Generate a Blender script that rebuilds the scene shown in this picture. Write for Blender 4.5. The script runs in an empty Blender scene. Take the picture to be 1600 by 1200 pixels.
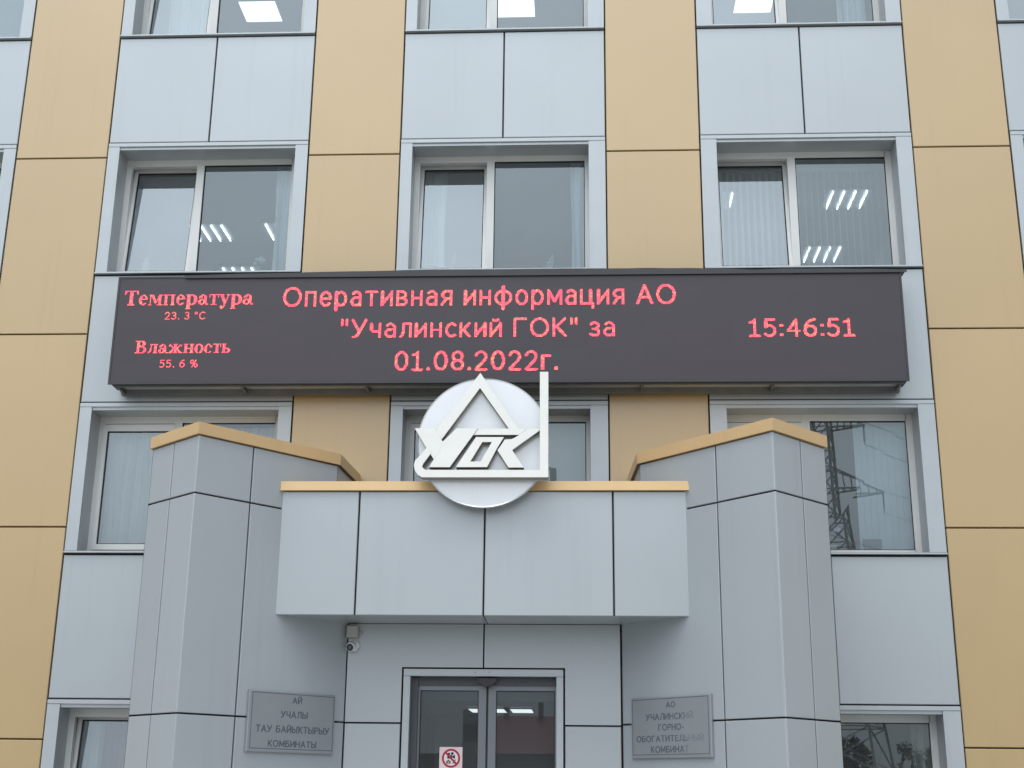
import bpy, bmesh, math, random
from mathutils import Vector, Matrix, noise
from mathutils.geometry import tessellate_polygon

sc = bpy.context.scene
COL = sc.collection
R_ = math.radians
rnd = random.Random(7)

# ------------------------------------------------------------------ camera
cam_d = bpy.data.cameras.new('camera')
cam_d.sensor_width = 36.0
cam_d.lens = 46.79
cam_d.clip_start = 0.1
cam_d.clip_end = 2000
cam = bpy.data.objects.new('camera', cam_d)
COL.objects.link(cam)
YAW, PITCH, ROLL = -0.0530, 0.2983, 0.0112
fw = Vector((math.sin(YAW)*math.cos(PITCH), math.cos(YAW)*math.cos(PITCH), math.sin(PITCH)))
rt = Vector((math.cos(YAW), -math.sin(YAW), 0))
up = rt.cross(fw)
rr = rt*math.cos(ROLL) + up*math.sin(ROLL)
uu = -rt*math.sin(ROLL) + up*math.cos(ROLL)
m3 = Matrix((rr, uu, -fw)).transposed()
cam.matrix_world = Matrix.Translation((2.150, -14.510, 1.466)) @ m3.to_4x4()
sc.camera = cam

# ------------------------------------------------------------------ sky and sun (bright overcast)
SUN_EL, SUN_AZ = 68.0, -22.0          # azimuth measured from -Y (street side), negative = towards -X
w = bpy.data.worlds.new('World')
sc.world = w
w.use_nodes = True
nt = w.node_tree
for n in list(nt.nodes):
    nt.nodes.remove(n)
N = nt.nodes.new
L = nt.links.new
wo = N('ShaderNodeOutputWorld')
bg = N('ShaderNodeBackground')
bg.inputs['Strength'].default_value = 0.10
sky = N('ShaderNodeTexSky')
sky.sky_type = 'NISHITA'
sky.sun_disc = False
sky.sun_elevation = R_(SUN_EL)
sky.sun_rotation = R_(180 + SUN_AZ)
sky.air_density = 1.0
sky.dust_density = 2.0
tc = N('ShaderNodeTexCoord')
sx = N('ShaderNodeSeparateXYZ')
L(tc.outputs['Generated'], sx.inputs[0])
mx = N('ShaderNodeMath'); mx.operation = 'MAXIMUM'; mx.inputs[1].default_value = 0
L(sx.outputs['Z'], mx.inputs[0])
cie = N('ShaderNodeMath'); cie.operation = 'MULTIPLY_ADD'
cie.inputs[1].default_value = 0.95; cie.inputs[2].default_value = 0.38
L(mx.outputs[0], cie.inputs[0])
cn = N('ShaderNodeTexNoise'); cn.inputs['Scale'].default_value = 3.2; cn.inputs['Detail'].default_value = 5
mp = N('ShaderNodeMapping'); mp.inputs['Scale'].default_value = (1, 1, 2.6)
L(tc.outputs['Generated'], mp.inputs[0]); L(mp.outputs[0], cn.inputs['Vector'])
cm = N('ShaderNodeMapRange')
cm.inputs['From Min'].default_value = 0.3; cm.inputs['From Max'].default_value = 0.7
cm.inputs['To Min'].default_value = 0.88; cm.inputs['To Max'].default_value = 1.10
L(cn.outputs['Fac'], cm.inputs['Value'])
mu = N('ShaderNodeMath'); mu.operation = 'MULTIPLY'
L(cie.outputs[0], mu.inputs[0]); L(cm.outputs[0], mu.inputs[1])
# the cloud layer is brighter around the hidden sun, in front of the facade
gd = N('ShaderNodeVectorMath'); gd.operation = 'DOT_PRODUCT'
gd.inputs[1].default_value = Vector((-.18, -.74, .62)).normalized()
gn = N('ShaderNodeVectorMath'); gn.operation = 'NORMALIZE'
L(tc.outputs['Generated'], gn.inputs[0]); L(gn.outputs[0], gd.inputs[0])
gm = N('ShaderNodeMath'); gm.operation = 'MAXIMUM'; gm.inputs[1].default_value = 0; L(gd.outputs['Value'], gm.inputs[0])
gp = N('ShaderNodeMath'); gp.operation = 'POWER'; gp.inputs[1].default_value = 4.0; L(gm.outputs[0], gp.inputs[0])
ga = N('ShaderNodeMath'); ga.operation = 'MULTIPLY_ADD'; ga.inputs[1].default_value = 1.08; ga.inputs[2].default_value = 0.60; L(gp.outputs[0], ga.inputs[0])
mu2 = N('ShaderNodeMath'); mu2.operation = 'MULTIPLY'; L(mu.outputs[0], mu2.inputs[0]); L(ga.outputs[0], mu2.inputs[1])
vs = N('ShaderNodeVectorMath'); vs.operation = 'SCALE'
vs.inputs[0].default_value = (11.5, 12.1, 12.9)
L(mu2.outputs[0], vs.inputs['Scale'])
mxr = N('ShaderNodeMix'); mxr.data_type = 'RGBA'
mxr.inputs['Factor'].default_value = 0.9
L(sky.outputs[0], mxr.inputs['A']); L(vs.outputs[0], mxr.inputs['B'])
L(mxr.outputs['Result'], bg.inputs['Color'])
L(bg.outputs[0], wo.inputs['Surface'])

sd = bpy.data.lights.new('sun', 'SUN')
sd.energy = 0.8
sd.angle = R_(30)
sd.color = (1.0, 0.95, 0.88)
sun = bpy.data.objects.new('sun', sd)
COL.objects.link(sun)
_e, _a = R_(SUN_EL), R_(SUN_AZ)
to_sun = Vector((math.sin(_a)*math.cos(_e), -math.cos(_a)*math.cos(_e), math.sin(_e)))
sun.rotation_euler = to_sun.to_track_quat('Z', 'Y').to_euler()
sun.location = (0, -20, 40)

sc.view_settings.view_transform = 'Standard'
sc.view_settings.look = 'None'
sc.view_settings.gamma = 1
sc.view_settings.use_curve_mapping = False
sc.view_settings.exposure = 0.44
sc.cycles.max_bounces = 8
sc.cycles.transparent_max_bounces = 16
sc.cycles.caustics_reflective = False

# ------------------------------------------------------------------ helpers
class MB:
    """collects shapes, becomes ONE mesh object"""
    def __init__(s):
        s.v = []; s.f = []; s.smooth = False
    def add(s, vs_, fs):
        b = len(s.v)
        s.v += [tuple(p) for p in vs_]
        s.f += [tuple(i + b for i in f) for f in fs]
    def box(s, x0, x1, y0, y1, z0, z1):
        s.add([(x0,y0,z0),(x1,y0,z0),(x1,y1,z0),(x0,y1,z0),(x0,y0,z1),(x1,y0,z1),(x1,y1,z1),(x0,y1,z1)],
              [(0,3,2,1),(4,5,6,7),(0,1,5,4),(1,2,6,5),(2,3,7,6),(3,0,4,7)])
    def panel(s, P, n, t=0.03, c=0.006):
        """cladding panel: P = 4 corners of the front face, counter-clockwise seen from outside, n outward normal"""
        P = [Vector(p) for p in P]; n = Vector(n).normalized()
        ctr = sum(P, Vector())/4
        e = [(P[(i+1) % 4]-P[i]).normalized() for i in range(4)]
        ins = [P[i] + c*(e[i] - e[i-1]) for i in range(4)]
        rim = [p - n*c for p in P]
        bk = [p - n*t for p in P]
        vs_ = ins + rim + bk
        fs = [(0,1,2,3)]
        for i in range(4):
            j = (i+1) % 4
            fs.append((i, 4+i, 4+j, j)); fs.append((4+i, 8+i, 8+j, 4+j))
        fs.append((11,10,9,8))
        s.add(vs_, fs)
    def fpanel(s, x0, x1, z0, z1, y=0.0, t=0.028, c=0.006):
        s.panel([(x0,y,z0),(x1,y,z0),(x1,y,z1),(x0,y,z1)], (0,-1,0), t, c)
    def prism(s, poly, z0, z1, cap=True):
        """vertical prism over a counter-clockwise plan polygon"""
        n = len(poly)
        vs_ = [(x,y,z0) for x,y in poly] + [(x,y,z1) for x,y in poly]
        fs = [(i,(i+1)%n,n+(i+1)%n,n+i) for i in range(n)]
        if cap:
            fs += [tuple(range(n-1,-1,-1)), tuple(range(n,2*n))]
        s.add(vs_, fs)
    def slab(s, poly, y0, y1, holes=()):
        """outline in x,z (any winding) given thickness from y0 (front) to y1 (back)"""
        loops = [list(poly)] + [list(h) for h in holes]
        flat = [p for lp in loops for p in lp]
        tris = tessellate_polygon([[Vector((x,z,0)) for x,z in lp] for lp in loops])
        n = len(flat); b = len(s.v)
        s.v += [(x,y0,z) for x,z in flat] + [(x,y1,z) for x,z in flat]
        for a,b2,c2 in tris:
            s.f.append((b+a,b+b2,b+c2)); s.f.append((b+n+c2,b+n+b2,b+n+a))
        o = 0
        for lp in loops:
            k = len(lp)
            for i in range(k):
                i2 = (i+1) % k
                s.f.append((b+o+i, b+o+i2, b+n+o+i2, b+n+o+i))
            o += k
    def bar(s, a, b, wd, ht=None):
        a = Vector(a); b = Vector(b); ht = ht or wd
        d = (b-a).normalized()
        q = Vector((0,0,1)) if abs(d.z) < .95 else Vector((1,0,0))
        sx_ = d.cross(q).normalized()*wd/2; sy_ = d.cross(sx_).normalized()*ht/2
        vs_ = [a-sx_-sy_,a+sx_-sy_,a+sx_+sy_,a-sx_+sy_,b-sx_-sy_,b+sx_-sy_,b+sx_+sy_,b-sx_+sy_]
        s.add(vs_, [(0,3,2,1),(4,5,6,7),(0,1,5,4),(1,2,6,5),(2,3,7,6),(3,0,4,7)])
    def lathe(s, prof, ctr, axis, seg=28):
        """prof = [(radius, distance along axis)]"""
        axis = Vector(axis).normalized(); ctr = Vector(ctr)
        q = Vector((0,0,1)) if abs(axis.z) < .9 else Vector((1,0,0))
        a = axis.cross(q).normalized(); b = axis.cross(a).normalized()
        base = len(s.v)
        for r,h in prof:
            for k in range(seg):
                t = 2*math.pi*k/seg
                s.v.append(tuple(ctr + axis*h + (a*math.cos(t)+b*math.sin(t))*r))
        for i in range(len(prof)-1):
            for k in range(seg):
                k2 = (k+1) % seg
                s.f.append((base+i*seg+k, base+i*seg+k2, base+(i+1)*seg+k2, base+(i+1)*seg+k))
        s.f.append(tuple(base+k for k in range(seg-1,-1,-1)))
        s.f.append(tuple(base+(len(prof)-1)*seg+k for k in range(seg)))
    def grid(s, fn, nu, nv):
        b = len(s.v)
        for i in range(nu+1):
            for j in range(nv+1):
                s.v.append(tuple(fn(i/nu, j/nv)))
        for i in range(nu):
            for j in range(nv):
                a = b+i*(nv+1)+j
                s.f.append((a,a+nv+1,a+nv+2,a+1))

WL = {}
def obj(name, mb, mat, parent=None, origin=None, smooth=False, recalc=True, kind=None):
    vs_ = mb.v
    if origin is None:
        if parent is not None: origin = WL[parent]
        else:
            xs = [p[0] for p in vs_]; ys = [p[1] for p in vs_]; zs = [p[2] for p in vs_]
            origin = Vector(((min(xs)+max(xs))/2, (min(ys)+max(ys))/2, min(zs)))
    origin = Vector(origin)
    me = bpy.data.meshes.new(name)
    me.from_pydata([tuple(Vector(p)-origin) for p in vs_], [], mb.f)
    me.validate()
    if recalc:
        bm = bmesh.new(); bm.from_mesh(me)
        bmesh.ops.recalc_face_normals(bm, faces=bm.faces)
        bm.to_mesh(me); bm.free()
    for m_ in (mat if isinstance(mat, (list,tuple)) else [mat]):
        me.materials.append(m_)
    if smooth:
        for p in me.polygons: p.use_smooth = True
    o = bpy.data.objects.new(name, me)
    COL.objects.link(o)
    WL[o] = origin
    if parent is not None:
        o.parent = parent; o.location = origin - WL[parent]
    else:
        o.location = origin
    if kind: o['kind'] = kind
    return o
def tag(o, label, cat, group=None):
    o['label'] = label; o['category'] = cat
    if group: o['group'] = group
    return o
def thing(name, loc, label, cat, group=None):
    o = bpy.data.objects.new(name, None)
    o.empty_display_size = 0.2
    COL.objects.link(o); o.location = loc; WL[o] = Vector(loc)
    return tag(o, label, cat, group)
def copy_tree(o, parent=None):
    c = o.copy(); COL.objects.link(c)
    if parent is not None: c.parent = parent
    for ch in o.children: copy_tree(ch, c)
    return c

# ------------------------------------------------------------------ materials
def mat(name, col, rough=0.5, metal=0.0, spec=0.5, var=0.0, vscale=1.0, bump=0.0, bscale=20.0, streak=0.0, emit=None, estr=0.0, island=0.0):
    m_ = bpy.data.materials.new(name); m_.use_nodes = True
    t = m_.node_tree; p = t.nodes['Principled BSDF']
    p.inputs['Base Color'].default_value = (*col, 1)
    p.inputs['Roughness'].default_value = rough
    p.inputs['Metallic'].default_value = metal
    p.inputs['Specular IOR Level'].default_value = spec
    if emit:
        p.inputs['Emission Color'].default_value = (*emit, 1)
        p.inputs['Emission Strength'].default_value = estr
    if var or streak or bump:
        g = t.nodes.new('ShaderNodeNewGeometry')
    if var or streak:
        nz = t.nodes.new('ShaderNodeTexNoise'); nz.inputs['Scale'].default_value = vscale; nz.inputs['Detail'].default_value = 6
        t.links.new(g.outputs['Position'], nz.inputs['Vector'])
        mr = t.nodes.new('ShaderNodeMapRange')
        mr.inputs['From Min'].default_value = .25; mr.inputs['From Max'].default_value = .75
        mr.inputs['To Min'].default_value = 1-var; mr.inputs['To Max'].default_value = 1+var
        t.links.new(nz.outputs['Fac'], mr.inputs['Value'])
        fac = mr.outputs[0]
        if island:
            mi = t.nodes.new('ShaderNodeMapRange'); mi.inputs['To Min'].default_value = 1-island; mi.inputs['To Max'].default_value = 1+island
            t.links.new(g.outputs['Random Per Island'], mi.inputs['Value'])
            mq = t.nodes.new('ShaderNodeMath'); mq.operation = 'MULTIPLY'
            t.links.new(fac, mq.inputs[0]); t.links.new(mi.outputs[0], mq.inputs[1]); fac = mq.outputs[0]
        if streak:      # rain streaks of dirt running down the sheet
            mpn = t.nodes.new('ShaderNodeMapping'); mpn.inputs['Scale'].default_value = (9, 9, 0.35)
            t.links.new(g.outputs['Position'], mpn.inputs[0])
            n2 = t.nodes.new('ShaderNodeTexNoise'); n2.inputs['Scale'].default_value = 1.0; n2.inputs['Detail'].default_value = 4
            t.links.new(mpn.outputs[0], n2.inputs['Vector'])
            m2 = t.nodes.new('ShaderNodeMapRange')
            m2.inputs['From Min'].default_value = .58; m2.inputs['From Max'].default_value = .8
            m2.inputs['To Min'].default_value = 1; m2.inputs['To Max'].default_value = 1-streak
            t.links.new(n2.outputs['Fac'], m2.inputs['Value'])
            mm = t.nodes.new('ShaderNodeMath'); mm.operation = 'MULTIPLY'
            t.links.new(fac, mm.inputs[0]); t.links.new(m2.outputs[0], mm.inputs[1]); fac = mm.outputs[0]
        vm = t.nodes.new('ShaderNodeVectorMath'); vm.operation = 'SCALE'; vm.inputs[0].default_value = col
        t.links.new(fac, vm.inputs['Scale']); t.links.new(vm.outputs[0], p.inputs['Base Color'])
    if bump:
        nb = t.nodes.new('ShaderNodeTexNoise'); nb.inputs['Scale'].default_value = bscale; nb.inputs['Detail'].default_value = 2
        t.links.new(g.outputs['Position'], nb.inputs['Vector'])
        bp = t.nodes.new('ShaderNodeBump'); bp.inputs['Strength'].default_value = bump; bp.inputs['Distance'].default_value = 0.02
        t.links.new(nb.outputs['Fac'], bp.inputs['Height']); t.links.new(bp.outputs[0], p.inputs['Normal'])
    return m_

M = {}
M['grey'] = mat('grey_composite_panel', (.428,.469,.495), .32, .30, .6, .035, .7, .14, 1.2, .045, island=.025)
M['trim'] = mat('grey_sheet_trim', (.455,.498,.525), .30, .25, .5, .04, 2.5, .05, 5, .08)
M['tan'] = mat('tan_composite_panel', (.475,.338,.160), .30, .10, 1.0, .035, .6, .14, 1.2, .045, island=.025)
M['tan'].node_tree.nodes['Principled BSDF'].inputs['Coat Weight'].default_value = .6
M['tan'].node_tree.nodes['Principled BSDF'].inputs['Coat Roughness'].default_value = .25
M['tan_trim'] = mat('tan_sheet_trim', (.62,.43,.22), .33, .10, .5, .03, 3, .05, 6, .03)
M['core'] = mat('dark_substructure', (.018,.020,.023), .9)
M['pvc'] = mat('white_plastic_frame', (.72,.74,.74), .35, 0, .5, .03, 4)
M['gasket'] = mat('black_rubber_gasket', (.02,.021,.023), .6)
M['alu'] = mat('grey_door_aluminium', (.20,.215,.24), .38, .45, .5, .03, 5)
M['alu_dark'] = mat('dark_door_reveal', (.07,.075,.087), .45, .2)
M['room'] = mat('room_wall_paint', (.50,.53,.55), .9, 0, .2, .03, 1)
M['ceil'] = mat('ceiling_tiles', (.62,.64,.66), .9, 0, .2, .02, 4)
M['floor'] = mat('room_floor', (.16,.14,.12), .6)
M['lobby'] = mat('lobby_wall_paint', (.42,.45,.50), .7)
M['roof'] = mat('roof_felt', (.12,.12,.12), .9)
M['cabinet'] = mat('display_cabinet_steel', (.050,.052,.058), .5, .2, .5, .1, 3)
M['rail'] = mat('galvanised_rail', (.20,.21,.22), .45, .6, .5, .15, 6)
M['emblem_disc'] = mat('polished_white_sheet', (.76,.79,.82), .24, .30, .6, .03, 2, .12, 2.6, .05)
M['emblem_white'] = mat('cream_white_letter_sheet', (.83,.84,.81), .34, 0, .5, .03, 6)
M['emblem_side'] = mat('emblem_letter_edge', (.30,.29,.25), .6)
M['plate'] = mat('brushed_plate_metal', (.33,.36,.38), .36, .45, .5, .03, 6)
M['engrave'] = mat('engraved_dark_paint', (.10,.12,.14), .6)
M['engrave_faint'] = mat('faint_engraved_paint', (.20,.225,.245), .55)  # paler tone for the letters beyond the fade position
M['cctv'] = mat('white_camera_plastic', (.70,.72,.73), .35)
M['jbox'] = mat('grey_box_plastic', (.42,.43,.40), .5, 0, .4, .04, 10)
M['black'] = mat('black_plastic', (.015,.016,.018), .25)
M['fabric'] = mat('white_blind_fabric', (.78,.82,.81), .9, 0, .1, .03, 6)
M['net'] = mat('net_curtain_fabric', (.80,.84,.83), .95, 0, .1, .03, 5)
M['beige_fabric'] = mat('beige_curtain_fabric', (.36,.33,.27), .9, 0, .1, .05, 5)
M['maroon_fabric'] = mat('maroon_curtain_fabric', (.24,.05,.085), .9, 0, .1)
M['lamp'] = mat('ceiling_lamp_diffuser', (.9,.9,.88), .5, emit=(1,.99,.94), estr=1.05)
M['tube'] = mat('fluorescent_tube', (.9,.9,.9), .5, emit=(.93,.98,1), estr=3.0)
M['lampbody'] = mat('lamp_housing', (.45,.48,.50), .35, .3)
M['leaf'] = mat('plant_leaf', (.10,.18,.06), .5, 0, .4, .25, 25)
M['pale_leaf'] = mat('pale_plant_leaf', (.42,.48,.44), .6, 0, .3, .15, 25)
M['petal'] = mat('white_petal', (.75,.75,.75), .7)
M['pot'] = mat('white_pot', (.70,.70,.68), .4)
M['pink'] = mat('pink_plastic', (.70,.12,.25), .4)
M['device'] = mat('grey_device_plastic', (.12,.15,.18), .45)
M['device_dark'] = mat('dark_sensor_plastic', (.030,.032,.038), .4)
M['beige_blind'] = mat('beige_blind_fabric', (.74,.71,.63), .9, 0, .1, .03, 6)
M['sheet'] = mat('sticker_sheet', (.78,.62,.64), .35)
M['red'] = mat('sticker_red', (.42,.015,.05), .4)
M['asphalt'] = mat('asphalt', (.055,.055,.057), .9, 0, .3, .2, 3, .3, 60)
M['paving'] = mat('paving_slabs', (.40,.39,.37), .85, 0, .3, .12, 2, .2, 40)
M['grass'] = mat('grass_verge', (.07,.11,.035), .95, 0, .1, .3, 2)
M['redroof'] = mat('red_metal_roof', (.30,.045,.05), .5, 0, .4, .08, 1)
M['plaster'] = mat('grey_plaster', (.30,.29,.28), .9, 0, .2, .08, 1)
M['darkblock'] = mat('dark_block_wall', (.45,.46,.48), .9, 0, .2, .08, 1)
M['dglass'] = mat('far_window_glass', (.03,.035,.04), .15)
M['bark'] = mat('tree_bark', (.075,.06,.05), .95, 0, .1, .2, 6)
M['crown'] = mat('tree_foliage', (.085,.11,.06), .7, 0, .2, .45, .8)
M['steel'] = mat('pylon_steel', (.46,.47,.48), .6, .1)

def glass_mat(name, base, tint, haze=0.0):
    """architectural glazing: see-through, mirror share rising with the angle; haze = painted milky veil that lifts the pane"""
    m_ = bpy.data.materials.new(name); m_.use_nodes = True
    t = m_.node_tree
    for n in list(t.nodes): t.nodes.remove(n)
    out = t.nodes.new('ShaderNodeOutputMaterial')
    tr = t.nodes.new('ShaderNodeBsdfTransparent'); tr.inputs[0].default_value = (*tint, 1)
    gl = t.nodes.new('ShaderNodeBsdfGlossy'); gl.inputs['Roughness'].default_value = 0.0
    gl.inputs['Color'].default_value = (.83,.95,1,1)
    fr = t.nodes.new('ShaderNodeFresnel'); fr.inputs['IOR'].default_value = 1.5
    ad = t.nodes.new('ShaderNodeMath'); ad.operation = 'MULTIPLY_ADD'; ad.use_clamp = True
    ad.inputs[1].default_value = 1.6; ad.inputs[2].default_value = base
    t.links.new(fr.outputs[0], ad.inputs[0])
    mx_ = t.nodes.new('ShaderNodeMixShader')
    t.links.new(ad.outputs[0], mx_.inputs[0]); t.links.new(tr.outputs[0], mx_.inputs[1]); t.links.new(gl.outputs[0], mx_.inputs[2])
    last = mx_.outputs[0]
    if haze:  # veiling light painted as a pale diffuse share of the glass
        df = t.nodes.new('ShaderNodeBsdfDiffuse'); df.inputs[0].default_value = (.55,.58,.60,1)
        m2 = t.nodes.new('ShaderNodeMixShader'); m2.inputs[0].default_value = haze
        t.links.new(last, m2.inputs[1]); t.links.new(df.outputs[0], m2.inputs[2]); last = m2.outputs[0]
    t.links.new(last, out.inputs[0])
    return m_
M['glass'] = glass_mat('window_glass', 0.10, (.78,.90,.96), 0.08)
M['sash_glass'] = glass_mat('sash_glass', 0.17, (.75,.82,.86), 0.10)
M['door_glass'] = glass_mat('door_glass', 0.01, (.60,.68,.73), 0.07)

def screen_mat():
    m_ = mat('led_module_face', (.052,.046,.056), .42, 0, .55)
    t = m_.node_tree; p = t.nodes['Principled BSDF']
    g = t.nodes.new('ShaderNodeNewGeometry')
    mp_ = t.nodes.new('ShaderNodeMapping'); mp_.inputs['Rotation'].default_value = (R_(90),0,0)
    t.links.new(g.outputs['Position'], mp_.inputs[0])
    br = t.nodes.new('ShaderNodeTexBrick')
    br.offset = 0; br.inputs['Scale'].default_value = 1
    br.inputs['Brick Width'].default_value = .32; br.inputs['Row Height'].default_value = .16
    br.inputs['Mortar Size'].default_value = .0025
    br.inputs['Color1'].default_value = (.047,.039,.050,1); br.inputs['Color2'].default_value = (.043,.036,.047,1)
    br.inputs['Mortar'].default_value = (.040,.035,.043,1)
    t.links.new(mp_.outputs[0], br.inputs['Vector']); t.links.new(br.outputs['Color'], p.inputs['Base Color'])
    return m_
M['screen'] = screen_mat()
def led_mat():
    m_ = bpy.data.materials.new('lit_red_leds'); m_.use_nodes = True
    t = m_.node_tree; p = t.nodes['Principled BSDF']
    p.inputs['Base Color'].default_value = (.05,.01,.01,1)
    g = t.nodes.new('ShaderNodeNewGeometry')
    sn = t.nodes.new('ShaderNodeVectorMath'); sn.operation = 'SNAP'; sn.inputs[1].default_value = (.02,.02,.02)
    t.links.new(g.outputs['Position'], sn.inputs[0])
    wn = t.nodes.new('ShaderNodeTexWhiteNoise'); t.links.new(sn.outputs[0], wn.inputs['Vector'])
    cr = t.nodes.new('ShaderNodeValToRGB')
    el = cr.color_ramp.elements
    el[0].position = 0; el[0].color = (1.0,.075,.17,1)
    el[1].position = 1; el[1].color = (1.0,.25,.16,1)
    e2 = el.new(.6); e2.color = (1.0,.10,.14,1)
    t.links.new(wn.outputs['Value'], cr.inputs[0]); t.links.new(cr.outputs[0], p.inputs['Emission Color'])
    p.inputs['Emission Strength'].default_value = 1.25
    return m_
M['led'] = led_mat()

# ------------------------------------------------------------------ ground and street
g = MB(); g.add([(-900,-900,0),(900,-900,0),(900,900,0),(-900,900,0)], [(0,1,2,3)])
obj('ground', g, M['grass'], kind='structure', recalc=False)
g = MB(); g.add([(-40,-26,.004),(40,-26,.004),(40,-.1,.004),(-40,-.1,.004)], [(0,1,2,3)])
obj('pavement', g, M['paving'], kind='structure', recalc=False)
g = MB(); g.box(-120,120,-26.2,-26,0,.13)
obj('kerb', g, M['plaster'], kind='structure')
g = MB(); g.add([(-120,-36,.008),(120,-36,.008),(120,-26.2,.008),(-120,-26.2,.008)], [(0,1,2,3)])
obj('road', g, M['asphalt'], kind='structure', recalc=False)

# ------------------------------------------------------------------ the office building
bld = thing('office_building', (1.25,0,0), 'office building clad in tan and pale grey panels with four storeys of windows', 'building')
BAYS = {-2:(-7.25,-4.764), -1:(-3.619,-1.133), 0:(-.008,2.479), 1:(3.607,6.117), 2:(7.262,9.748)}
JAMB = {-2:(.15,.16), -1:(.147,.16), 0:(.147,.207), 1:(.195,.19), 2:(.15,.19)}
SILL = {'D':.67, 'C':4.011, 'B':7.354, 'A':10.564}
HEAD = {'D':2.393, 'C':5.733, 'B':9.054, 'A':12.36}
TOPZ = 14.2
WALLD = .45
G = .008                                   # half a cladding joint

# solid walls behind the cladding
wl = MB()
tan_x = [(-8.40,-7.25),(-4.764,-3.619),(-1.133,-.008),(2.479,3.607),(6.117,7.262),(9.748,10.90)]
for x0,x1 in tan_x:
    wl.box(x0,x1,.028,WALLD,0,TOPZ)
for b,(x0,x1) in BAYS.items():
    zs = [('C','D'),('B','C'),('A','B')]
    if b != 0: wl.box(x0,x1,.028,WALLD,0,SILL['D'])
    for a,c in zs: wl.box(x0,x1,.028,WALLD,HEAD[c] if not (b == 0 and c == 'D') else 2.75,SILL[a])
    wl.box(x0,x1,.028,WALLD,HEAD['A'],TOPZ)
obj('wall', wl, M['core'], bld)
sh = MB(); sh.box(-8.43,-8.40,.0,14,0,TOPZ); sh.box(10.90,10.93,.0,14,0,TOPZ); sh.box(-8.40,10.90,13.97,14,0,TOPZ)
obj('side_wall', sh, M['tan'], bld)
rf = MB(); rf.box(-8.48,10.98,-.05,14.05,TOPZ,TOPZ+.12)
obj('roof', rf, M['roof'], bld)
# floors, ceilings, partitions
for z0,z1 in ((2.72,3.15),(6.05,6.5),(9.3,9.7),(12.7,13.1)):
    s_ = MB(); s_.box(-8.40,10.90,WALLD,9,z0,z1)
    obj('floor_slab', s_, M['ceil'], bld)
pt = MB()
for xc in (-6.0+.0,):
    pass
for z0,z1 in ((.1,2.72),(3.15,6.05),(6.5,9.3),(9.7,12.7)):
    for x0,x1 in tan_x[1:-1]:
        xc = (x0+x1)/2
        pt.box(xc-.06,xc+.06,WALLD,8.9,z0,z1)
obj('partition', pt, M['room'], bld)
bw = MB(); bw.box(-8.40,10.90,8.9,9.0,3.15,12.7); obj('back_wall', bw, M['room'], bld)

# tan cladding strips with their joints, one part per strip
JZ = [.0,1.966,4.276,6.573,8.860,11.150,TOPZ-.02]
for x0,x1 in tan_x:
    c_ = MB()
    for a,b in zip(JZ[:-1],JZ[1:]):
        c_.fpanel(x0+G,x1-G,a+G,b-G)
    obj('tan_cladding', c_, M['tan'], bld)

def spandrel(b, z0, z1, single=False):
    x0,x1 = BAYS[b]; xm = (x0+x1)/2
    s_ = MB()
    if single: s_.fpanel(x0+G,x1-G,z0+G,z1-G)
    else: s_.fpanel(x0+G,xm-G,z0+G,z1-G); s_.fpanel(xm+G,x1-G,z0+G,z1-G)
    obj('spandrel_panel', s_, M['grey'], bld)
for b in BAYS:
    if b != 0: spandrel(b, 0, SILL['D']-.04)
    for a,c in (('C','D'),('B','C'),('A','B')):
        spandrel(b, HEAD[c], SILL[a]-.045, a == 'B')
    spandrel(b, HEAD['A'], TOPZ-.02)

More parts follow.
